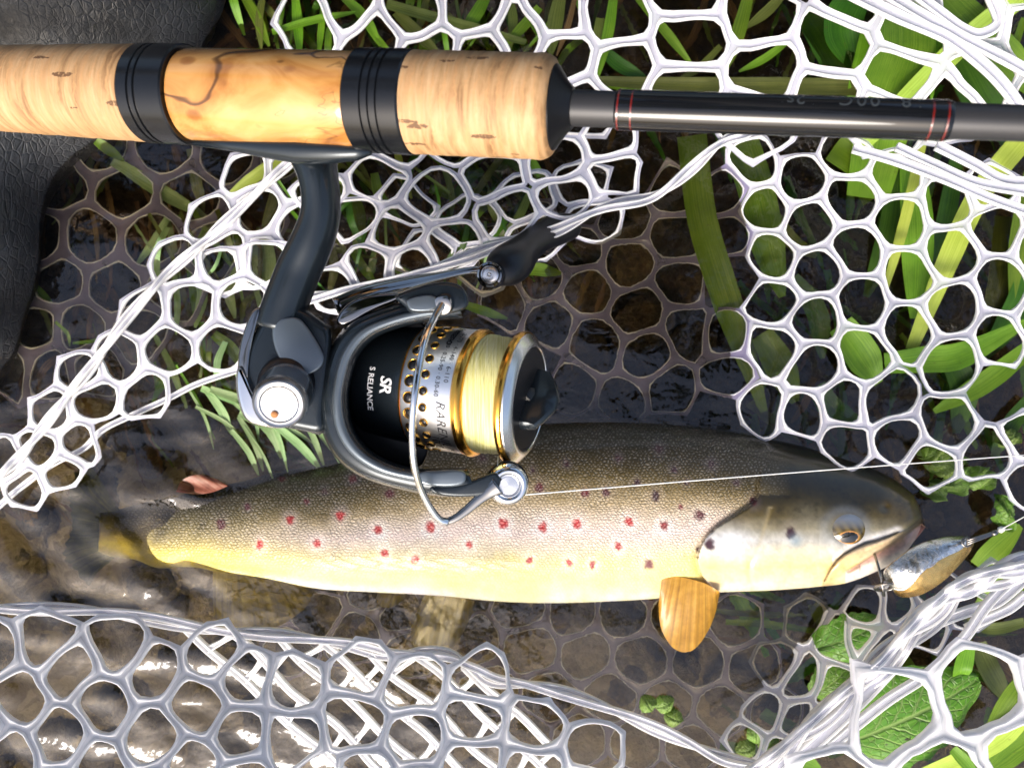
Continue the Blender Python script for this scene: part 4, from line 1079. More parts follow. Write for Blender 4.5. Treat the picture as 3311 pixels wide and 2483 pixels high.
# bail wire
wp = [D(957, 655) + (.104,), D(940, 685) + (.108,), D(920, 728) + (.114,), D(905, 790) + (.1185,), D(895, 860) + (.120,), D(890, 930) + (.118,), D(894, 1000) + (.1135,), D(910, 1058) + (.107,), D(932, 1100) + (.102,), D(950, 1122) + (.099,), D(966, 1127) + (.0975,)]
s_ = spline(wp, 60); mb = MB(); mb.tube([P(*q) for q in s_], [.00092 + .00025 * abs(i - 30) / 30 for i in range(60)], seg=14); rp(mb.build('bail_wire', m_chrome, None))
wp = [D(962, 1128) + (.0972, 11), D(985, 1118) + (.0972, 13), D(1010, 1100) + (.0973, 15), D(1035, 1078) + (.0975, 18), D(1055, 1062) + (.0975, 24), D(1075, 1048) + (.0975, 34)]
s_ = spline(wp, 30); mb = MB(); mb.tube([P(q[0], q[1], q[2]) for q in s_], [q[3] * KPX * .7 for q in s_], seg=16, flat=.55); rp(mb.build('bail_lever', m_smoke, None))
# line roller
q = P(*D(1097, 1044), .094); an = (Vector((.10, -.12, 1))).normalized()
mb = MB(); mb.lathe(q, an, [(-.006, .0052), (-.003, .0062), (-.0015, .0062)], seg=56); rp(mb.build('line_roller', m_dark, None, angle=35))
mb = MB(); mb.lathe(q, an, [(-.0012, .0050), (-.0006, .0060), (.0010, .0062), (.0026, .0056), (.0034, .0046), (.0032, .0037), (.0018, .0033)], seg=64, caps=False); ring = rp(mb.build('roller_ring', m_chrome, None))
mb = MB(); mb.lathe(q, an, [(.0010, .0034), (.0024, .0032), (.0029, .0027), (.0030, .0003)], seg=48); rp(mb.build('roller_screw', m_steel, None, angle=40))

# --- spool
rl_sk = rl('spool_skirt', [(-33.5 * mm, .0188), (-33.4 * mm, .0193), (-33 * mm, .01945), (-20 * mm, .0195), (-17.2 * mm, .0196), (-16.8 * mm, .0192)], m_alu)
rl('skirt_edge', [(-34.2 * mm, .0186), (-34.1 * mm, .0192), (-33.6 * mm, .0193), (-33.4 * mm, .0188)], m_gold)
rl('spool_lip', [(-17 * mm, .0190), (-16.6 * mm, .0199), (-15.4 * mm, .0201), (-14.6 * mm, .0198), (-13.9 * mm, .0190), (-13.5 * mm, .0175)], m_gold)
n = 44; rnd = np.random.default_rng(5)
ln = rl('wound_line', [(-14.2 * mm + 10.6 * mm * i / n, .0178 + .0007 * (1 - i / n) + .00012 * rnd.normal()) for i in range(n + 1)], m_line, angle=None)
FR = -2.6
rl('spool_lip', [((FR - 1.6) * mm, .0172), ((FR - 1.2) * mm, .0192), ((FR - .6) * mm, .0203), ((FR + .4) * mm, .0206), ((FR + 1.1) * mm, .0204), ((FR + 1.6) * mm, .0197)], m_gold)
rl('front_ring', [((FR + 1.5) * mm, .0198), ((FR + 1.9) * mm, .0197), ((FR + 3.0) * mm, .0183), ((FR + 3.7) * mm, .0174), ((FR + 3.9) * mm, .0168), ((FR + 3.9) * mm, .0162), ((FR + 3.4) * mm, .0158)], m_steel, caps=False)
rl('drag_dish', [((FR + 3.5) * mm, .0159), ((FR + 3.8) * mm, .0157), ((FR + 3.2) * mm, .0146), ((FR + 2.0) * mm, .0130), ((FR + 1.8) * mm, .0115), ((FR + 1.8) * mm, .0003)], m_dark)
rl('drag_washer', [((FR + 1.85) * mm, .0108), ((FR + 2.4) * mm, .0107), ((FR + 2.5) * mm, .0060), ((FR + 2.5) * mm, .0003)], m_rust, angle=40)
# winged drag knob
kdir = (RN * .62 - RS * .78).normalized(); kx = RA; ky = kdir; kz = RA.cross(ky)
mb = MB(); rows = []
O = S0 + RA * (FR + 2.0) * mm
prof = [(-13.4, 1.4, 3.0), (-12.8, 2.1, 5.6), (-9, 2.3, 8.0), (-4, 2.4, 10.2), (0, 2.5, 11.0), (4, 2.4, 10.4), (9, 2.3, 8.4), (12.4, 2.0, 6.4), (13.2, 1.3, 4.0)]
for yy, wd, ht in prof:
    sec = [(-wd, 0), (-wd * .95, ht * .55), (-wd * .62, ht * .92), (-wd * .2, ht), (wd * .2, ht), (wd * .62, ht * .92), (wd * .95, ht * .55), (wd, 0)]
    rows.append([O + ky * yy * mm * .82 + kz * a * mm + RA * b * mm for a, b in sec])
b = mb.grid(rows, True); mb.cap(b, 8, 0, True); mb.cap(b + (len(rows) - 1) * 8, 8)
rp(mb.build('drag_knob', m_paint, None, angle=40))
mb = MB(); rows = []
for yy, wd, ht in [(-5, 1.6, 1.4), (-3.6, 2.6, 3.4), (0, 3.0, 5.0), (3.6, 2.6, 3.4), (5, 1.6, 1.4)]:
    sec = [(-wd, 0), (-wd * .9, ht * .8), (0, ht), (wd * .9, ht * .8), (wd, 0)]
    rows.append([O + kz * yy * mm * .75 + ky * a * mm + RA * b_ * mm for a, b_ in sec])
b = mb.grid(rows, True); mb.cap(b, 5, 0, True); mb.cap(b + 20, 5)
rp(mb.build('drag_hub', m_dark, None, angle=40))
# vent holes: two staggered rows of gold rims, black discs for their shaded depth
def hole(t, phi, r):
    c_ = cyl(t, phi, .01955); nrm = (RN * math.cos(phi) + RS * math.sin(phi)).normalized()
    mb = MB(); mb.lathe(c_, nrm, [(-.0012, r * 1.02), (.00005, r * 1.16), (.00022, r * 1.1), (.00022, r * 1.0), (-.0007, r * .93)], seg=28, caps=False); o = mb.build('hole_rim', m_gold, None); o.parent = rl_sk
    mb = MB(); mb.lathe(c_, nrm, [(-.0003, r * .99), (.00004, r * .97), (.00010, r * .2)], seg=24); o2 = mb.build('vent_shade_disc', m_dark, None); o2.parent = rl_sk
for k in range(-6, 7):
    ph = math.radians(k * 14.6 + 4); hole(-30.4 * mm, ph, .0016)
    hole(-25.8 * mm, ph + math.radians(7.3), .0012)
# lettering runs round the drum, tops of the letters towards the tip
def drum(t, phi0, r): return lambda x, y: cyl(t + y, phi0 - x / r, r)
mapped_text('lettering', 'SR', .0052, drum(-40.2 * mm, math.radians(6), .01893), m_white, core, bold=.00012, shear=.2, space=.9)
mapped_text('lettering', 'S RELIANCE', .0026, drum(-44.6 * mm, math.radians(13), .01875), m_white, core, bold=.00006)
mapped_text('lettering', 'RARENIUM', .0042, drum(-21.4 * mm, math.radians(-10), .01963), m_ink, rl_sk, shear=.25, space=1.08)
mapped_text('lettering', '1000', .0038, drum(-24.4 * mm, math.radians(-45), .01963), m_ink, rl_sk, shear=.1)
mapped_text('lettering', 'shimano', .0036, drum(-22.6 * mm, math.radians(78), .01963), m_ink, rl_sk, bold=.00006)
mapped_text('lettering', '2-270 · 4-140 · 6-110', .0020, drum(-19.6 * mm, math.radians(62), .01964), m_ink, rl_sk, space=1.1)
mapped_text('lettering', '0.20-140 · 0.25-90 · 0.30-60', .0019, drum(-22.2 * mm, math.radians(60), .01964), m_ink, rl_sk, space=1.06)
# --- handle
rpuff('handle_base', [(1080, 1045), (1112, 988), (1180, 955), (1295, 944), (1300, 968), (1210, 1000), (1120, 1056)], .074, .0925, m_smoke, 9)
hp = [D(725, 662) + (.066, 28), D(800, 634) + (.062, 30), D(880, 613) + (.056, 24), D(950, 597) + (.050, 15), D(1010, 585) + (.046, 12), D(1045, 584) + (.045, 13)]
s_ = spline(hp, 36); mb = MB(); mb.tube([P(q[0], q[1], q[2]) for q in s_], [q[3] * KPX * .84 for q in s_], seg=18, flat=.7); rp(mb.build('handle_arm', m_smoke, None))
q = P(*D(1059, 594), .047); an = Vector((-.15, -.1, 1)).normalized()
mb = MB(); mb.lathe(q, an, [(-.006, .0047), (.0006, .0047), (.0016, .0044), (.0019, .0037), (.0006, .0033)], seg=40, caps=False); rp(mb.build('handle_collar', m_smoke, None, angle=40))
mb = MB(); mb.lathe(q, an, [(-.001, .0033), (.0014, .0032), (.0017, .0026), (.0017, .0009), (.0008, .0006), (.0007, .0002)], seg=36); rp(mb.build('handle_screw', m_steel, None, angle=30))
kp = [(1590, 900, .040, 34), (1622, 872, .038, 62), (1660, 845, .034, 68), (1700, 805, .027, 54), (1745, 770, .020, 50), (1800, 745, .012, 54), (1850, 730, .006, 44), (1868, 725, .004, 12)]
s_ = spline(kp, 30); mb = MB(); mb.tube([P(q[0], q[1], q[2]) for q in s_], [q[3] * KPX * .9 for q in s_], seg=24, flat=.85); rp(mb.build('handle_knob', m_dark, None))

# ================================================================ loose line
fl = MB()
a, b = P(*D(1076, 985), .092), P(*D(1075, 1012), .0955)
fl.tube([a, (a + b) / 2, b], .00012, seg=6)
p0, p1 = P(*D(1128, 1069), .0945), P(3330, 1470, .062)
fl.tube([p0.lerp(p1, i / 20) + Vector((0, 0, -.002 * math.sin(PI * i / 20))) for i in range(21)], .00019, seg=6)
m_fl = mat('white_braid', (.82, .82, .80), .5)
o = fl.build('fishing_line', m_fl, None); tag(o, 'thin white fishing line running from the line roller across the trout', 'fishing line')
# ================================================================ brown trout
TOP = [(330, 1655), (380, 1645), (470, 1618), (600, 1596), (740, 1566), (850, 1538), (1020, 1500), (1200, 1455), (1400, 1405), (1600, 1372), (1800, 1355), (2000, 1352), (2226, 1366), (2407, 1396), (2542, 1428), (2723, 1482), (2859, 1532), (2925, 1575), (2962, 1615), (2980, 1658)]
BOT = [(330, 1775), (380, 1790), (440, 1806), (500, 1832), (620, 1829), (720, 1850), (850, 1868), (1023, 1902), (1204, 1914), (1426, 1926), (1600, 1943), (1742, 1949), (1968, 1944), (2131, 1934), (2325, 1915), (2497, 1908), (2660, 1895), (2720, 1888), (2814, 1856), (2904, 1806), (2945, 1764), (2968, 1728), (2980, 1700)]
HALF = [(330, .004), (500, .0085), (800, .014), (1200, .021), (1700, .0255), (2200, .0255), (2500, .0225), (2750, .0165), (2900, .0120), (2950, .0085), (2980, .004)]
ZC = [(330, -.020), (600, -.0165), (900, -.0135), (1300, -.0130), (1900, -.0130), (2300, -.0115), (2700, -.0065), (2900, -.003), (2980, -.0015)]
NU, NQ = 620, 170
def pch(tab, x):
    t = np.array(tab, float); xs, ys = t[:, 0], t[:, 1]
    # smooth interpolation (cubic Hermite with finite differences)
    d = np.gradient(ys, xs); i = np.clip(np.searchsorted(xs, x) - 1, 0, len(xs) - 2)
    h = xs[i + 1] - xs[i]; s = np.clip((x - xs[i]) / h, 0, 1)
    return ys[i] * (2 * s ** 3 - 3 * s ** 2 + 1) + h * d[i] * (s ** 3 - 2 * s ** 2 + s) + ys[i + 1] * (-2 * s ** 3 + 3 * s ** 2) + h * d[i + 1] * (s ** 3 - s ** 2)
us = 330 + (2980 - 330) * (1 - (1 - np.linspace(0, 1, NU)) ** 1.08)
top, bot, hw, zcn = pch(TOP, us), pch(BOT, us), pch(HALF, us), pch(ZC, us)
mid = (top + bot) / 2; hh = np.maximum((bot - top) / 2, 1.0)
qa = np.linspace(-PI / 2, PI / 2, NQ)          # near side from back (-) to belly (+)
q = np.sin(qa); cz = np.cos(qa) ** .92
Uq = np.repeat(us[:, None], NQ, 1); Vq = mid[:, None] + hh[:, None] * q[None]
Zq = zcn[:, None] + hw[:, None] * cz[None] + .0048 * q[None] * np.clip(hh / 250, 0, 1)[:, None]
def pl_dist(U_, V_, pts):
    """distance to a polyline, and side (positive right of travel)"""
    p = np.array(spline(pts, 40)); best = np.full(U_.shape, 1e9); side = np.zeros(U_.shape)
    for i in range(len(p) - 1):
        a, b = p[i], p[i + 1]; d = b - a; L2 = d @ d
        t = np.clip(((U_ - a[0]) * d[0] + (V_ - a[1]) * d[1]) / L2, 0, 1)
        dx = U_ - (a[0] + t * d[0]); dy = V_ - (a[1] + t * d[1]); r = np.hypot(dx, dy)
        s = np.sign(d[0] * dy - d[1] * dx); m_ = r < best; best = np.where(m_, r, best); side = np.where(m_, s, side)
    return best, side
GILL = [(2455, 1570), (2447, 1617), (2380, 1665), (2316, 1707), (2272, 1757), (2256, 1822), (2283, 1876), (2330, 1915)]
PREO = [(2490, 1640), (2479, 1680), (2450, 1770), (2424, 1829), (2430, 1905)]
MOUTH = [(2985, 1690), (2935, 1722), (2880, 1760), (2836, 1786), (2790, 1815), (2745, 1842)]
MAXI = [(2900, 1725), (2840, 1748), (2790, 1762), (2725, 1797), (2690, 1835), (2667, 1876)]
JAW = [(2560, 1905), (2660, 1880), (2745, 1842)]
dg_, sg_ = pl_dist(Uq, Vq, GILL); dp_, sp_ = pl_dist(Uq, Vq, PREO); dm_, sm_ = pl_dist(Uq, Vq, MOUTH); dx_, sx_ = pl_dist(Uq, Vq, MAXI)
sm_ = -sm_; sx_ = -sx_
gz = np.exp(-((Vq - 1742) / 200) ** 4)
headside = (sg_ < 0)                                    # towards the snout
Zq = Zq + np.where(headside, .0016 * np.exp(-(dg_ / 55) ** 2), -.0012 * np.exp(-(dg_ / 16) ** 2)) * gz
Zq = Zq - .0007 * np.exp(-(dp_ / 9) ** 2) * (Vq > 1640)
Zq = Zq - .0024 * np.exp(-(dm_ / 11) ** 2) - .0020 * np.exp(-((dm_ - 14) / 16) ** 2) * (sm_ > 0) * (Uq > 2780) + .0010 * np.exp(-((dm_ - 26) / 18) ** 2) * (sm_ < 0)
Zq = Zq + np.where(sx_ < 0, -.0006, .0012) * np.exp(-(dx_ / 22) ** 2) - .0008 * np.exp(-(dx_ / 7) ** 2)
EYE = (2732, 1712)
de = np.hypot((Uq - EYE[0]) / 1.12, Vq - EYE[1])
Zq = Zq + .0020 * np.exp(-(de / 75) ** 2) - .0020 * np.exp(-(de / 40) ** 4)
Zq = Zq - .0009 * np.exp(-(np.hypot(Uq - 2862, Vq - 1640) / 14) ** 2)               # nostril
# --- colours (linear), painted per vertex
def ramp_np(x, stops):
    xs = [s[0] for s in stops]; return np.stack([np.interp(x, xs, [s[1][k] for s in stops]) for k in range(3)], -1)
rn = np.random.default_rng(2)
def vnoise(U_, V_, s, seed, oct=4):
    r = np.random.default_rng(seed); out = np.zeros(U_.shape); amp = 1; tot = 0
    for o_ in range(oct):
        G_ = r.uniform(-1, 1, (96, 96)); x = (U_ / s) % 95; y = (V_ / s) % 95; i = x.astype(int); j = y.astype(int); fx = x - i; fy = y - j
        fx = fx * fx * (3 - 2 * fx); fy = fy * fy * (3 - 2 * fy)
        out += amp * (G_[i, j] * (1 - fx) * (1 - fy) + G_[i + 1, j] * fx * (1 - fy) + G_[i, j + 1] * (1 - fx) * fy + G_[i + 1, j + 1] * fx * fy)
        tot += amp; amp *= .55; s *= .5
    return out / tot
Q = np.repeat(q[None], NU, 0) + .10 * vnoise(Uq, Vq, 120, 3)
body_c = ramp_np(Q, [(-1, (.020, .017, .005)), (-.72, (.020, .015, .0035)), (-.52, (.042, .030, .007)), (-.36, (.095, .068, .017)), (-.22, (.22, .16, .058)), (-.08, (.44, .335, .18)), (.06, (.64, .52, .40)), (.24, (.72, .585, .53)),
                      (.40, (.68, .57, .42)), (.56, (.66, .57, .26)), (.74, (.68, .59, .24)), (.90, (.72, .66, .38)), (1, (.76, .73, .58))])
tail_c = ramp_np(Q, [(-1, (.022, .019, .006)), (-.5, (.07, .056, .016)), (-.1, (.17, .135, .045)), (.2, (.30, .24, .085)), (.42, (.40, .32, .075)), (.6, (.55, .45, .075)), (.85, (.62, .51, .08)), (1, (.62, .54, .16))])
ft_ = np.clip((1250 - Uq) / 650, 0, 1)[..., None]; ft_ = ft_ * ft_ * (3 - 2 * ft_)
colr = body_c * (1 - ft_) + tail_c * ft_
# dark mottling on the flank of the tail half
mot = np.clip(vnoise(Uq + Vq * .5, Vq * .8, 60, 8) * 2.2 - .1, 0, 1)[..., None] * np.clip((1350 - Uq) / 500, 0, 1)[..., None] * (np.exp(-((Q - .05) / .32) ** 2))[..., None]
colr = colr * (1 - .55 * mot)
yb = np.clip(vnoise(Uq, Vq, 46, 9) * 1.6, -1, 1)[..., None] * np.clip((Q - .42) / .2, 0, 1)[..., None]
colr = colr * (1 + .16 * yb * np.array([1, 1, -1.2]))
# head
Vh = (Vq - 1742) / 200
head_c = ramp_np(Vh + .06 * vnoise(Uq, Vq, 70, 4), [(-1.6, (.018, .015, .005)), (-.9, (.022, .017, .005)), (-.58, (.040, .029, .007)), (-.36, (.10, .074, .024)), (-.16, (.28, .245, .15)), (.02, (.54, .53, .49)), (.2, (.74, .66, .46)), (.45, (.82, .61, .24)), (.7, (.84, .68, .36)), (.95, (.86, .80, .64))])
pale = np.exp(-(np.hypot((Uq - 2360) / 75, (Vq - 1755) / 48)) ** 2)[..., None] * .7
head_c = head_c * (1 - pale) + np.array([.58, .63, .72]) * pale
dusk = np.exp(-(np.hypot((Uq - 2620) / 60, (Vq - 1690) / 55)) ** 2)[..., None] * .55
head_c = head_c * (1 - dusk) + np.array([.34, .31, .22]) * dusk
snout = np.clip((Uq - 2840) / 110, 0, 1)[..., None] * np.clip((1720 - Vq) / 60, 0, 1)[..., None]
head_c = head_c * (1 - snout) + np.array([.13, .088, .03]) * snout
lowj = ((sm_ > 0) & (Uq > 2735)).astype(float)[..., None]
head_c = head_c * (1 - lowj) + np.array([.80, .72, .62]) * lowj
pinkm = np.exp(-(dm_ / (14 + 26 * np.clip((Uq - 2800) / 120, 0, 1))) ** 4)[..., None] * (sm_ > 0)[..., None] * (Uq > 2750)[..., None]
head_c = head_c * (1 - pinkm * .8) + np.array([.62, .33, .27]) * pinkm * .8
mx_ = np.exp(-((dx_ - 16) / 18) ** 2)[..., None] * (sx_ > 0)[..., None] * (Uq > 2660)[..., None]
head_c = head_c * (1 - .7 * mx_) + np.array([.60, .40, .17]) * .7 * mx_
wl = np.exp(-((dx_ - 14) / 10) ** 2)[..., None] * (sx_ < 0)[..., None] * (Uq > 2690)[..., None]
head_c = head_c * (1 - .8 * wl) + np.array([.86, .82, .78]) * .8 * wl
line_ = np.maximum(np.exp(-(dx_ / 5) ** 2), .8 * np.exp(-(dm_ / 5) ** 2))[..., None] * (Uq > 2660)[..., None]
head_c = head_c * (1 - .75 * line_) + np.array([.20, .11, .035]) * .75 * line_
pl = np.exp(-(dp_ / 7) ** 2)[..., None] * (Vq > 1640)[..., None]
head_c = head_c * (1 - .28 * pl) + np.array([.50, .40, .20]) * .28 * pl
head_c = head_c * (1 + .26 * vnoise(Uq, Vq, 34, 21)[..., None] + .16 * vnoise(Uq, Vq, 9, 22, 2)[..., None])
motl = np.clip(vnoise(Uq, Vq * 1.4, 30, 23) * 2.4 - .25, 0, 1)[..., None] * np.clip((1715 - Vq) / 50, 0, 1)[..., None]
head_c = head_c * (1 - .5 * motl)
halo_e = np.exp(-((de - 62) / 16) ** 2)[..., None]
head_c = head_c * (1 - .45 * halo_e) + np.array([.30, .32, .33]) * .45 * halo_e
hm = np.where(headside, 1.0, 0.0) * np.clip((Uq - 2240) / 20, 0, 1)
hm_up = np.clip((Uq - 2440) / 120, 0, 1) * (Vq < 1600)
hmask = np.where(Vq < 1600, hm_up, hm)[..., None]
colr = colr * (1 - hmask) + head_c * hmask
gl = (np.exp(-(dg_ / 12) ** 2) * (sg_ > 0) * (Vq > 1600))[..., None]
colr = colr * (1 - .6 * gl) + np.array([.30, .22, .10]) * .6 * gl
colr = colr * (1 + .10 * vnoise(Uq, Vq, 26, 6)[..., None])
# spots
RED, DRK = (.50, .018, .022), (.045, .012, .022)
SPOTS = [(1220, 1712, 14, 1), (1392, 1705, 16, 1), (1627, 1691, 15, 1), (1755, 1705, 15, 1), (1864, 1694, 13, 1), (2034, 1685, 14, 1), (2147, 1700, 14, .45), (1519, 1761, 12, 1), (1998, 1765, 12, .8), (1243, 1788, 13, 1), (1342, 1807, 12, 1),
         (1711, 1811, 11, 1), (1842, 1820, 11, 1), (1916, 1827, 11, .6), (2097, 1825, 15, .2), (1744, 1574, 14, .15), (1892, 1594, 12, .2), (1959, 1594, 13, .1), (2120, 1603, 14, 0), (1259, 1596, 14, .1),
         (937, 1680, 13, .8), (1100, 1669, 14, 1), (714, 1696, 14, .1), (840, 1761, 12, 1), (1025, 1755, 13, 1), (910, 1549, 10, .1), (1141, 1549, 12, .1), (2262, 1666, 17, .12), (2294, 1761, 16, 0), (2255, 1777, 9, 0), (2434, 1619, 12, .1),
         (2556, 1722, 15, 0), (1650, 1440, 12, 0), (1830, 1500, 9, 0), (2130, 1450, 12, 0), (2180, 1520, 9, 0), (1720, 1520, 8, 0), (2060, 1560, 8, 0), (1330, 1540, 9, 0), (1050, 1590, 10, 0), (2380, 1560, 9, 0), (990, 1620, 7, .2), (1580, 1600, 8, .1), (2200, 1640, 7, .3), (1560, 1480, 10, 0), (2300, 1500, 11, 0), (2000, 1480, 9, 0), (800, 1640, 9, .1), (1450, 1560, 10, .1), (2220, 1560, 8, 0)]
for u, v, r, redness in SPOTS:
    d_ = np.hypot((Uq - u) / 1.0, (Vq - v) / 1.15) + 8 * vnoise(Uq, Vq, 11, int(u)) 
    halo = np.exp(-(d_ / (r * 2.3)) ** 4)[..., None] * (.85 if redness > .3 else .25)
    colr = colr * (1 - halo) + np.minimum(colr * 1.15 + np.array([.16, .14, .18]), .86) * halo
    c_ = np.array(RED) * redness + np.array(DRK) * (1 - redness)
    m_ = np.exp(-(d_ / (r * 1.05)) ** 6)[..., None]
    colr = colr * (1 - m_) + c_ * m_
blue = np.exp(-(np.hypot(Uq - 2572, Vq - 1750) / 22) ** 2)[..., None] * .6
colr = colr * (1 - blue) + np.array([.20, .33, .42]) * blue
scl = (1 - hmask[..., 0]) * np.clip((Uq - 330) / 200, 0, 1) * np.interp(q, [-1, -.6, .0, .4, .7, 1], [.35, .8, 1, .75, .3, .15])[None]
fine = vnoise(Uq, Vq, 7, 31, 2)[..., None]; colr = colr * (1 + .14 * fine)
colr = np.clip(colr, .003, .9)
# --- mesh: near side, then the far side mirrored in depth
K_ = KPX * (HC - Zq) / HC
near = np.stack([(Uq - PXW / 2) * K_, -(Vq - PXH / 2) * K_, Zq], -1)
Kc = KPX * (HC - zcn[:, None]) / HC
Zf = zcn[:, None] - hw[:, None] * cz[None] * .95 + .0048 * q[None] * np.clip(hh / 250, 0, 1)[:, None]
far = np.stack([(Uq - PXW / 2) * K_, -(Vq - PXH / 2) * K_, Zf], -1)[:, 1:-1][:, ::-1]
ring = np.concatenate([near, far], 1); nr = ring.shape[1]
cf = np.concatenate([colr, colr[:, 1:-1][:, ::-1]], 1); sf = np.concatenate([scl, scl[:, 1:-1][:, ::-1]], 1)
arc = np.concatenate([Vq, (4000 - Vq)[:, 1:-1][:, ::-1]], 1); uu = np.repeat(us[:, None], nr, 1)
v = ring.reshape(-1, 3); idx = np.arange(NU * nr).reshape(NU, nr); nx_ = np.roll(idx, -1, 1)
f = np.stack([idx[:-1], idx[1:], nx_[1:], nx_[:-1]], -1).reshape(-1, 4).tolist()
f.append(idx[0].tolist()); f.append(idx[-1][::-1].tolist())
me = bpy.data.meshes.new('body'); me.from_pydata(v.tolist(), [], f)
me.polygons.foreach_set('use_smooth', [True] * len(me.polygons))
ca = me.color_attributes.new('skin', 'FLOAT_COLOR', 'POINT'); ca.data.foreach_set('color', np.concatenate([cf.reshape(-1, 3), np.ones((NU * nr, 1))], 1).ravel())
at = me.attributes.new('scales', 'FLOAT', 'POINT'); at.data.foreach_set('value', sf.ravel())
ap = me.attributes.new('lay', 'FLOAT_VECTOR', 'POINT'); ap.data.foreach_set('vector', np.stack([uu.ravel() / 1000, arc.ravel() / 1000, np.zeros(NU * nr)], 1).ravel())
m_fish = mat('trout_skin', (.5, .4, .2), .3, 0, Coat_Weight=.35, Coat_Roughness=.10); g = NT(m_fish)
a1 = g.n('Attribute', attribute_name='skin'); a2 = g.n('Attribute', attribute_name='scales'); a3 = g.n('Attribute', attribute_name='lay')
def vm(op, a, b=None):
    x = g.n('VectorMath', operation=op)
    for k, q_ in enumerate((a, b)):
        if q_ is None: continue
        if isinstance(q_, tuple): x.inputs[k].default_value = q_
        else: g.link(q_, x.inputs[k])
    return x
nv = g.n('TexNoise'); nv.inputs['Scale'].default_value = 42; nv.inputs['Detail'].default_value = 2; g.link(a3.outputs['Vector'], nv.inputs['Vector'])
ppos = vm('ADD', vm('MULTIPLY', a3.outputs['Vector'], (74, 98, 0)).outputs[0], vm('MULTIPLY', vm('SUBTRACT', nv.outputs['Color'], (.5, .5, .5)).outputs[0], (2.3, 2.3, 0)).outputs[0]).outputs[0]
cell = (1.0, 1.732, 1.0)
fa = vm('SUBTRACT', vm('MODULO', ppos, cell).outputs[0], (.5, .866, 0)).outputs[0]
fb = vm('SUBTRACT', vm('MODULO', vm('ADD', ppos, (.5, .866, 0)).outputs[0], cell).outputs[0], (.5, .866, 0)).outputs[0]
hexd = g.math('MINIMUM', vm('LENGTH', fa).outputs['Value'], vm('LENGTH', fb).outputs['Value'])
dome = g.ramp(hexd, [(.0, 1.0), (.32, .70), (.56, 0.0)])
edge = g.ramp(hexd, [(.36, 0.0), (.56, 1.0)])
sv = g.math('MULTIPLY', a2.outputs['Fac'], g.ramp(g.noise(a3.outputs['Vector'], 14, 4, .6), [(.3, .35), (.62, 1.0)]))
c = g.mix(g.math('MULTIPLY', g.math('MULTIPLY', edge, sv), .5), a1.outputs['Color'], (.10, .065, .03))
glint = g.ramp(hexd, [(.0, 1.0), (.30, 0.0)])  # pale glint painted into the centre of each scale
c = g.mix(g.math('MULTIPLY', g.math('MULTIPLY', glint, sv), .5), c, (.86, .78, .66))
g.color(c)
g.normal(g.bump(g.math('MULTIPLY', dome, sv), .5, .0010, g.bump(g.noise(g.coords('Object'), 700, 3, .6), .08, .0006)))
me.materials.append(m_fish); me.update()
trout = empty('brown_trout', P(1700, 1650, -.02)); tag(trout, 'red spotted brown trout with yellow belly lying in the net', 'fish')
FI = Matrix.Translation(-Vector(trout.location))
def fp(o): o.parent = trout; o.matrix_parent_inverse = FI; return o
bo = bpy.data.objects.new('body', me); COL.objects.link(bo); fp(bo)
# eye
def fish_z(u, v):
    i = int(np.argmin(abs(us - u))); j = int(np.argmin(abs(Vq[i] - v))); return float(Zq[i, j])
ez = fish_z(*EYE)
m_eye = mat('trout_eye', (.2, .15, .05), .06, 0, Coat_Weight=1.0, Coat_Roughness=.02); g = NT(m_eye)
a1 = g.n('Attribute', attribute_name='skin'); g.color(a1.outputs['Color'])
NE = 48; rows = []; cols = []
ec = P(EYE[0] - 12, EYE[1] - 8, ez - .0057); er = .0092
for i in range(NE):
    th = PI * .62 * i / (NE - 1)
    for j in range(72):
        ph = 2 * PI * j / 72; d_ = Vector((math.sin(th) * math.cos(ph) * 1.12, math.sin(th) * math.sin(ph) * .92, math.cos(th) * .92))
        rows.append(tuple(ec + d_ * er))
        x, y = d_.x, d_.y + .30                      # pupil turned down towards the belly
        rr = math.hypot(x / .40, y / .26)
        base = np.array((.12, .085, .022)) * (1 + .5 * math.sin(x * 17 + y * 9))
        up = min(1, max(0, (d_.y - .05) / .45)); base = base * (1 - up) + np.array((.34, .37, .42)) * up  # upper half painted pale blue as a reflection on the cornea
        rim = min(1, max(0, (math.hypot(d_.x / 1.05, d_.y / .9) - .8) / .15)); base = base * (1 - rim) + np.array((.07, .055, .03)) * rim
        if rr < 1: base = np.array((.003, .003, .003))
        elif rr < 1.16: base = np.array((.58, .26, .06))
        cols.append((*base, 1))
mb = MB(); mb.grid([rows[i * 72:(i + 1) * 72] for i in range(NE)], True)
o = mb.build('eye', m_eye); ca = o.data.color_attributes.new('skin', 'FLOAT_COLOR', 'POINT'); ca.data.foreach_set('color', np.array(cols).ravel()); fp(o)
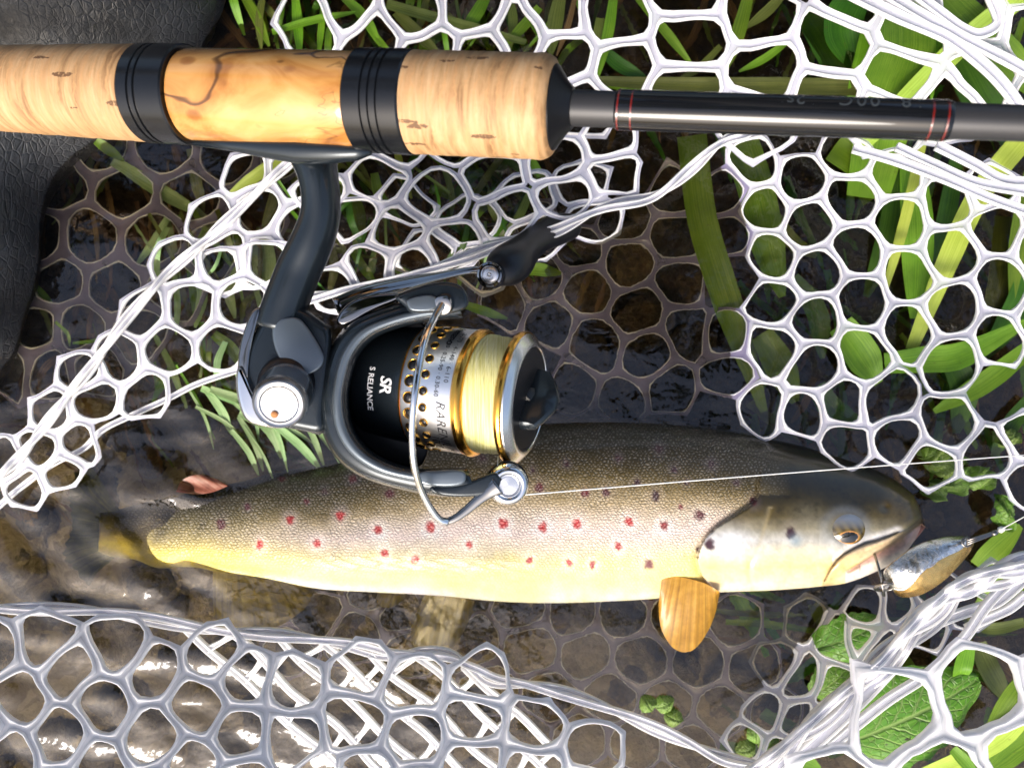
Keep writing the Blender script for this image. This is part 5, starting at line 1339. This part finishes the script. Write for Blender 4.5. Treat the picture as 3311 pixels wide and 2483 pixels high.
# fins: fans of rays
def fin_mat(name, a, b, c):
    m = mat(name, a, .32, 0, Coat_Weight=.3); g = NT(m)
    uv = g.n('UVMap'); mp = g.n('Mapping'); mp.inputs['Scale'].default_value = (1, .12, 1); g.link(uv.outputs[0], mp.inputs[0])
    n = g.noise(mp.outputs[0], 3.2, 3, .6); n2 = g.noise(g.coords('Object'), 240, 4, .6)
    col = g.ramp(g.math('ADD', g.math('MULTIPLY', n, .55), g.math('MULTIPLY', n2, .45)), [(.32, a), (.5, b), (.68, c)])
    sx = g.n('SeparateXYZ'); g.link(uv.outputs[0], sx.inputs[0])
    wob_ = g.math('ADD', sx.outputs[0], g.math('MULTIPLY', n2, .35))
    ray = g.ramp(g.math('ABSOLUTE', g.math('SUBTRACT', g.math('FRACT', wob_), .5)), [(.0, .42), (.10, .2), (.25, 0.0)])
    col = g.mix(g.math('MULTIPLY', ray, g.ramp(sx.outputs[1], [(.0, .35), (.6, 1.0)])), col, tuple(q * .45 for q in a)); g.color(col)
    tl = g.n('BsdfTranslucent'); g.link(col, tl.inputs['Color']); mx = g.n('MixShader'); mx.inputs[0].default_value = .3
    g.link(g.b.outputs[0], mx.inputs[1]); g.link(tl.outputs[0], mx.inputs[2]); g.link(mx.outputs[0], g.t.nodes['Material Output'].inputs[0]); return m
MFO = fin_mat('amber_fin', (.34, .16, .014), (.56, .29, .026), (.70, .42, .06)); MFY = fin_mat('olive_yellow_fin', (.13, .10, .015), (.27, .205, .02), (.42, .34, .05)); MFD = fin_mat('dark_olive_fin', (.03, .032, .010), (.07, .07, .018), (.14, .13, .04))
MFR = fin_mat('reddish_fin', (.20, .06, .03), (.42, .14, .08), (.55, .34, .22))
def fin(name, root, tip, z0, z1, m, rays=13, wav=.0007, scal=0.0):
    """root/tip: polylines in photo px; surface ruled between them with ridged rays"""
    nr_, nl = rays * 6 + 1, 22
    r_, t_ = spline(root, nr_), spline(tip, nr_); rows = []; uvs = []
    for j in range(nl):
        f_ = j / (nl - 1); row = []
        for i in range(nr_):
            ph = (i / 6.0) % 1.0; ridge = math.cos(2 * PI * ph)
            e = 1 - scal * (1 - math.cos(2 * PI * ph)) * .5
            p = r_[i] + (t_[i] - r_[i]) * f_ * e
            z = z0 + (z1 - z0) * f_ + wav * math.sin(i / nr_ * 9 + f_ * 3) * f_ + .00003 * ridge * (.3 + f_)
            row.append(PW(p[0], p[1], z))
        rows.append(row); uvs += [(i / 6.0, f_) for i in range(nr_)]
    mb = MB(); mb.grid(rows); ln_ = len(mb.v); nf = len(mb.f)
    for row in rows: mb.v.extend(tuple(p - Vector((0, 0, .0005))) for p in row)
    for i in range(nf): mb.face(tuple(ln_ + k for k in mb.f[i][::-1]))
    o = mb.build(name, m, None); uvl = o.data.uv_layers.new(name='UVMap'); li = np.zeros(len(o.data.loops), int); o.data.loops.foreach_get('vertex_index', li)
    uvl.data.foreach_set('uv', np.array(uvs * 2)[li].ravel()); return fp(o)
fin('pectoral_fin', [(2142, 1850), (2185, 1862), (2235, 1872), (2285, 1888), (2325, 1912)], [(2130, 1955), (2134, 2010), (2148, 2055), (2178, 2095), (2216, 2108), (2252, 2092), (2288, 2042), (2312, 1985), (2327, 1918)], .0085, .0045, MFO, 10, .0012, .0)
fin('pelvic_fin', [(1385, 1900), (1440, 1912), (1500, 1930), (1535, 1944)], [(1330, 2010), (1335, 2080), (1390, 2110), (1465, 2090), (1515, 2010), (1538, 1948)], -.011, -.016, MFY, 9)
fin('pelvic_fin', [(1225, 1905), (1270, 1908), (1310, 1912)], [(1215, 1938), (1235, 1962), (1275, 1960), (1312, 1930)], -.010, -.018, MFY, 6)
fin('anal_fin', [(690, 1830), (780, 1855), (900, 1880), (1010, 1898)], [(690, 2000), (760, 2035), (880, 2030), (985, 1968), (1018, 1905)], -.012, -.022, MFY, 11)
fin('adipose_fin', [(640, 1600), (690, 1590), (735, 1572)], [(570, 1590), (590, 1552), (640, 1535), (700, 1550)], -.008, -.008, MFR, 4)
fin('caudal_fin', [(385, 1650), (360, 1690), (355, 1730), (385, 1785)], [(270, 1470), (225, 1560), (235, 1680), (210, 1790), (290, 1880)], -.018, -.026, MFD, 15, .0015, .05)
fin('dorsal_fin', [(1290, 1440), (1400, 1412), (1500, 1392)], [(1250, 1400), (1330, 1350), (1440, 1340)], -.015, -.025, MFD, 8)
# ================================================================ spoon lure in the trout's mouth
m_sil = mat('scratched_silver', (.82, .82, .80), .13, 1.0); g = NT(m_sil)
n = g.noise(g.coords('Object'), 260, 5, .65, .8); g.normal(g.bump(n, .55, .0012))
g.color(g.ramp(n, [(.35, (.42, .40, .34)), (.5, (.80, .80, .78))]))
m_gd = mat('scratched_brass', (.80, .50, .17), .22, 1.0); g = NT(m_gd); n = g.noise(g.coords('Object'), 300, 4, .6); g.normal(g.bump(n, .4, .001))
lure = empty('spoon_lure', P(3000, 1800, .012)); tag(lure, 'silver and gold spoon lure hooked at the jaw of the trout', 'lure')
LI = Matrix.Translation(-Vector(lure.location))
def lp(o): o.parent = lure; o.matrix_parent_inverse = LI; return o
def lcr(pts): return crop(2750, 1600, .2536, pts)
# outline given as left and right edges from the lower end to the eyelet
Lf = lcr([(560, 1230), (450, 1090), (432, 1000), (470, 930), (560, 850), (760, 700), (960, 600), (1200, 540), (1400, 525), (1500, 535)])
Rt = lcr([(570, 1260), (640, 1300), (760, 1305), (930, 1260), (1100, 1160), (1250, 1040), (1400, 880), (1500, 760), (1570, 640), (1560, 580)])
n = 34; A_, B_ = spline(Lf, n), spline(Rt, n)
def surf(i, s): return A_[i] + (B_[i] - A_[i]) * s
mbS, mbG = MB(), MB()
def lz(f, s): return .013 + .006 * f - .0035 * (2 * s - 1) ** 2 + .0022 * math.sin(PI * f) - .0012 * math.cos(f * 7)
def patch(mb, s0, s1, m_=12):
    top_, bt = [], []
    for i in range(n):
        f_ = i / (n - 1)
        top_.append([P(*surf(i, s0(f_) + (s1(f_) - s0(f_)) * k / m_), lz(f_, s0(f_) + (s1(f_) - s0(f_)) * k / m_)) for k in range(m_ + 1)])
    mb.grid(top_); mb.grid([[p - Vector((0, 0, .0009)) for p in r][::-1] for r in top_])
    for r in (0, m_): mb.grid([[t[r] for t in top_], [t[r] - Vector((0, 0, .0009)) for t in top_]])
split = lambda f_: .66 + .10 * math.sin(f_ * 9) * math.sin(PI * f_) - .22 * max(0, .22 - f_) / .22
patch(mbS, lambda f_: 0.0, split); lp(mbS.build('silver_face', m_sil, None, angle=50))
patch(mbG, lambda f_: split(f_) + .004, lambda f_: 1.0); lp(mbG.build('gold_edge', m_gd, None, angle=50))
m_stamp = mat('stamped_edge', (.9, .9, .88), .2, 1.0)
def on_lure(f0, s0, rot):
    def fn(x, y):
        xx, yy = x * math.cos(rot) - y * math.sin(rot), x * math.sin(rot) + y * math.cos(rot)
        f_ = min(.99, max(0, f0 + xx)); s = s0 - yy * 1.0; i = f_ * (n - 1); i0 = int(i); i1 = min(n - 1, i0 + 1)
        q = surf(i0, s) * (1 - (i - i0)) + surf(i1, s) * (i - i0)
        return P(q[0], q[1], lz(f_, s) + .00012)
    return fn
mo = mapped_text('stamped_mark', 'GCL', .17, on_lure(.10, .42, 0), m_stamp, None, bold=-.002); lp(mo)
lp(mapped_text('stamped_mark', 'l 7 \\', .22, on_lure(.38, .30, .1), m_stamp, None)); lp(mapped_text('stamped_mark', 'ein', .17, on_lure(.52, .60, .1), m_stamp, None))
m_wire = mat('dark_steel_wire', (.25, .24, .23), .22, 1.0)
# eyelet, snap and swivel at the upper end
mb = MB(); c_ = P(*lcr([(1478, 600)])[0], .0205)
mb.tube([c_ + Vector((math.cos(a), math.sin(a), 0)) * .0017 for a in np.linspace(0, 2 * PI, 25)], .0004, seg=8, caps=False); lp(mb.build('eyelet', m_wire, None))
mb = MB()
for off in (-14, 14, 40):
    pp = lcr([(1480, 590 + off), (1620, 545 + off * .8), (1760, 500 + off * .6), (1860, 470 + off * .4)])
    mb.tube([P(*q, .0215) for q in pp], .00042, seg=8)
lp(mb.build('snap', m_wire, None))
mb = MB(); a, b = P(*lcr([(1800, 500)])[0], .0215), P(*lcr([(1880, 460)])[0], .0215); mb.lathe(a, b - a, [(0, .0006), (.0006, .0011), (.0018, .0011), (.0025, .0007)], seg=16); lp(mb.build('swivel', m_wire, None))
mb = MB(); mb.lathe(b, (1, .5, 0), [(0, .0005), (.0008, .0012), (.002, .0011), (.003, .0004)], seg=14); lp(mb.build('knot', m_fl, None))
# split ring and hook at the lower end
mb = MB(); c_ = P(*lcr([(470, 1170)])[0], .0125)
for k in range(3):
    cc = c_ + Vector((-.0004 * k, -.0003 * k, -.0006 * k)); mb.tube([cc + Vector((math.cos(a) * 1.0, math.sin(a) * .55, math.sin(a) * .7)) * .0036 for a in np.linspace(0, 2 * PI, 29)], .00042, seg=8, caps=False)
lp(mb.build('split_ring', m_wire, None))
mb = MB(); hk = [P(*lcr([(425, 1280)])[0], .0095), P(*lcr([(410, 1180)])[0], .0125), P(*lcr([(370, 970)])[0], .0125), P(*lcr([(315, 780)])[0], .0085), P(*lcr([(300, 730)])[0], .004)]
mb.tube([Vector(q) for q in spline([tuple(h) for h in hk], 24)], .00055, seg=10); lp(mb.build('hook', m_wire, None))
ld = MB(); l0, l1 = P(*lcr([(1890, 455)])[0], .0215), P(3340, 1655, .030)
ld.tube([l0.lerp(l1, i / 10) for i in range(11)], .00020, seg=6); ld.tube([l0, P(*lcr([(2060, 430)])[0], .0225)], .00018, seg=6)
o = ld.build('leader_line', m_fl, None); tag(o, 'short pale leader line knotted to the swivel of the spoon', 'fishing line')

# ================================================================ wader leg of the kneeling angler
# ================================================================ the angler, kneeling on the bank in black neoprene
m_neo = mat('wet_black_neoprene', (.020, .022, .025), .40, 0, Specular_IOR_Level=.55); g = NT(m_neo)
oc = g.coords('Object'); st1 = g.noise(g.coords('Object', (1, .35, 1), (0, 0, .3)), 260, 5, .62, 1.5); st2 = g.noise(oc, 45, 3, .55, .5)
vo = g.n('TexVoronoi', feature='DISTANCE_TO_EDGE'); vo.inputs['Scale'].default_value = 1; g.link(g.coords('Object', (420, 190, 260), (0, 0, .35)), vo.inputs['Vector'])
cr = g.ramp(vo.outputs['Distance'], [(.0, 0.0), (.12, 1.0)])
msk = g.ramp(st2, [(.38, .25), (.6, 1.0)])
hgt = g.math('ADD', g.math('MULTIPLY', st1, .9), g.math('MULTIPLY', g.math('MULTIPLY', cr, msk), .35))
g.normal(g.bump(hgt, .55, .0016)); g.color(g.ramp(st2, [(.3, (.018, .019, .021)), (.7, (.050, .054, .060))]))
g.rough(g.ramp(g.noise(oc, 30, 3, .6), [(.35, .28), (.7, .5)]))
J_ = {}; E_ = []; R_ = {}
def joint(n_, p, r, to=None):
    J_[n_] = Vector(p); R_[n_] = r
    if to: E_.append((to, n_))
joint('pelvis', (.0, .64, .34), (.16, .13))
joint('spine', (.03, .56, .56), (.15, .12), 'pelvis'); joint('chest', (.05, .50, .80), (.18, .13), 'spine'); joint('collar', (.055, .42, .92), (.11, .09), 'chest')
joint('neck', (.06, .36, .97), (.058, .058), 'collar'); joint('head', (.06, .28, 1.01), (.085, .095), 'neck'); joint('crown', (.06, .19, 1.03), (.075, .085), 'head')
for sd_, sx in (('left', -1), ('right', 1)):
    joint(sd_ + '_shoulder', (.05 + .17 * sx, 0.48, .86), (.065, .065), 'chest')
joint('left_elbow', (-.28, .34, .56), (.046, .046), 'left_shoulder'); joint('left_wrist', (-.315, .21, .20), (.030, .030), 'left_elbow'); joint('left_palm', (-.292, .140, .088), (.036, .022), 'left_wrist')
joint('right_elbow', (.36, .24, .60), (.046, .046), 'right_shoulder'); joint('right_wrist', (.20, .11, .46), (.030, .030), 'right_elbow'); joint('right_palm', (.125, .07, .42), (.036, .022), 'right_wrist')
# fingers closed round the butt of the rod / the phone
for k in range(4):
    o_ = Vector((.018 * (k - 1.5), 0, .008 * (k - 1.5)))
    a_ = J_['left_palm'] + o_
    joint('lf%d0' % k, a_ + Vector((.004, -.028, -.020)), (.0095, .0095), 'left_palm'); joint('lf%d1' % k, a_ + Vector((.006, -.040, -.048)), (.0088, .0088), 'lf%d0' % k); joint('lf%d2' % k, a_ + Vector((.006, -.022, -.072)), (.008, .008), 'lf%d1' % k)
    b_ = J_['right_palm'] + Vector((0, .018 * (k - 1.5), 0))
    joint('rf%d0' % k, b_ + Vector((-.026, 0, .012)), (.0095, .0095), 'right_palm'); joint('rf%d1' % k, b_ + Vector((-.052, 0, .006)), (.0088, .0088), 'rf%d0' % k); joint('rf%d2' % k, b_ + Vector((-.066, 0, -.012)), (.008, .008), 'rf%d1' % k)
joint('lt0', J_['left_palm'] + Vector((.034, .004, -.018)), (.011, .011), 'left_palm'); joint('lt1', J_['left_palm'] + Vector((.040, .006, -.046)), (.0095, .0095), 'lt0')
joint('rt0', J_['right_palm'] + Vector((-.014, -.040, -.004)), (.011, .011), 'right_palm'); joint('rt1', J_['right_palm'] + Vector((-.044, -.044, -.010)), (.0095, .0095), 'rt0')
joint('left_hip', (-.10, .60, .30), (.10, .10), 'pelvis'); joint('left_thigh', (-.21, .36, .13), (.085, .085), 'left_hip')
KN = P(290, -70, -.008)
joint('left_knee', KN, (.086, .080), 'left_thigh'); joint('left_patella', P(-130, 240, -.012), (.056, .054), 'left_knee'); joint('left_shin', P(-300, 760, .0), (.05, .05), 'left_patella'); joint('left_calf', P(-310, 1000, .0), (.052, .052), 'left_shin'); joint('left_ankle', P(-420, 1560, -.02), (.038, .038), 'left_calf'); joint('left_toe', P(-700, 1800, -.05), (.04, .034), 'left_ankle')
joint('right_hip', (.12, .62, .30), (.10, .10), 'pelvis'); joint('right_thigh', (.26, .50, .16), (.085, .085), 'right_hip'); joint('right_knee', (.38, .42, .02), (.065, .065), 'right_thigh')
joint('right_calf', (.40, .62, -.02), (.055, .055), 'right_knee'); joint('right_ankle', (.38, .84, -.03), (.042, .042), 'right_calf'); joint('right_toe', (.39, .98, -.05), (.045, .035), 'right_ankle')
names = list(J_); ix = {n_: i for i, n_ in enumerate(names)}
me = bpy.data.meshes.new('person'); me.from_pydata([tuple(J_[n_]) for n_ in names], [(ix[a], ix[b]) for a, b in E_], [])
po = bpy.data.objects.new('person_frame', me); COL.objects.link(po)
bpy.context.view_layer.objects.active = po
md = po.modifiers.new('Skin', 'SKIN'); md.use_smooth_shade = True; md.branch_smoothing = .4
for n_ in names:
    sv_ = me.skin_vertices[0].data[ix[n_]]; sv_.radius = R_[n_]; sv_.use_root = (n_ == 'pelvis')
sb = po.modifiers.new('Subd', 'SUBSURF'); sb.levels = 3; sb.render_levels = 3
dg = bpy.context.evaluated_depsgraph_get(); me2 = bpy.data.meshes.new_from_object(po.evaluated_get(dg))
bpy.data.objects.remove(po)
me2.name = 'person'; me2.materials.clear(); me2.materials.append(m_neo); me2.polygons.foreach_set('use_smooth', [True] * len(me2.polygons))
# soft folds of the thick cloth
co = np.zeros(len(me2.vertices) * 3); me2.vertices.foreach_get('co', co); co = co.reshape(-1, 3); nm = np.zeros(len(me2.vertices) * 3); me2.vertices.foreach_get('normal', nm); nm = nm.reshape(-1, 3)
fl_ = .0022 * np.sin(co[:, 0] * 95 + co[:, 1] * 60 + 2 * np.sin(co[:, 1] * 40)) * np.sin(co[:, 1] * 70 - co[:, 2] * 50 + 1.0)
co = co + nm * fl_[:, None]; me2.vertices.foreach_set('co', co.ravel()); me2.update()
person = bpy.data.objects.new('person', me2); COL.objects.link(person)
tag(person, 'person kneeling in wrinkled black neoprene waders under the cork grip', 'person')

# ================================================================ unseen tree, added so its crown breaks up the sky mirrored in the water
tree = empty('added_tree', (-1.1, 2.2, -.1)); tag(tree, 'unseen dark tree added over the stream to break up its sky reflections', 'tree')
TI = Matrix.Translation(-Vector(tree.location))
def tp(o): o.parent = tree; o.matrix_parent_inverse = TI; return o
m_bark = mat('added_tree_bark', (.05, .04, .03), .85); g = NT(m_bark); g.normal(g.bump(g.noise(g.coords('Object', (1, 1, .3)), 30, 5, .6), .8, .02))
m_alder = mat('added_tree_leaf', (.035, .075, .012), .5)
mb = MB(); mb.tube([(-1.1, 2.2, -.15), (-1.05, 2.15, .8), (-.95, 2.0, 1.7), (-.7, 1.7, 2.5), (-.4, 1.3, 3.0)], [.14, .12, .10, .075, .05], seg=16); tp(mb.build('trunk', m_bark, None))
rt = np.random.default_rng(77); tips = []
for k in range(26):
    a0 = Vector((-.95 + .5 * rt.random(), 2.0 - .6 * rt.random(), 1.7 + 1.2 * rt.random()))
    b0 = Vector((rt.uniform(-2.2, 1.9), rt.uniform(.0, 1.7), rt.uniform(2.0, 3.1)))
    mb = MB(); n_ = 8; pts = [a0.lerp(b0, i / (n_ - 1)) + Vector((rt.normal() * .03, rt.normal() * .03, .25 * math.sin(PI * i / (n_ - 1)))) for i in range(n_)]
    mb.tube(pts, [.03 * (1 - i / n_) + .004 for i in range(n_)], seg=8); tp(mb.build('branch', m_bark, None)); tips += pts[2:]
gaps = [(-1.25, .62, .40), (1.05, .22, .42), (.32, .05, .22), (-.55, 1.1, .16), (.6, .95, .14)]  # openings placed where bright sky is wanted in the reflections
V_, F_ = [], []
tries = 0
while len(F_) < 15000 and tries < 60000:
    tries += 1
    b0 = tips[rt.integers(len(tips))]; c_ = np.array(b0) + rt.normal(size=3) * np.array((.16, .16, .12))
    if c_[1] < .02 + .08 * math.sin(c_[0] * 9) + .05 * math.sin(c_[0] * 23): continue
    if any(math.hypot(c_[0] - gx, c_[1] - gy) < gr * (1 + .22 * math.sin(5 * math.atan2(c_[1] - gy, c_[0] - gx) + gx)) for gx, gy, gr in gaps): continue
    ax_ = rt.normal(size=3); ax_ /= np.linalg.norm(ax_); sd_ = np.cross(ax_, rt.normal(size=3)); sd_ /= np.linalg.norm(sd_); L_ = rt.uniform(.035, .06)
    i0 = len(V_); V_ += [tuple(c_ - ax_ * L_), tuple(c_ + sd_ * L_ * .7), tuple(c_ + ax_ * L_), tuple(c_ - sd_ * L_ * .7)]; F_.append((i0, i0 + 1, i0 + 2, i0 + 3))
mb = MB(); mb.v = V_
for f_ in F_: mb.face(f_)
o = tp(mb.build('crown', m_alder, None, smooth=False)); o['kind'] = 'stuff'
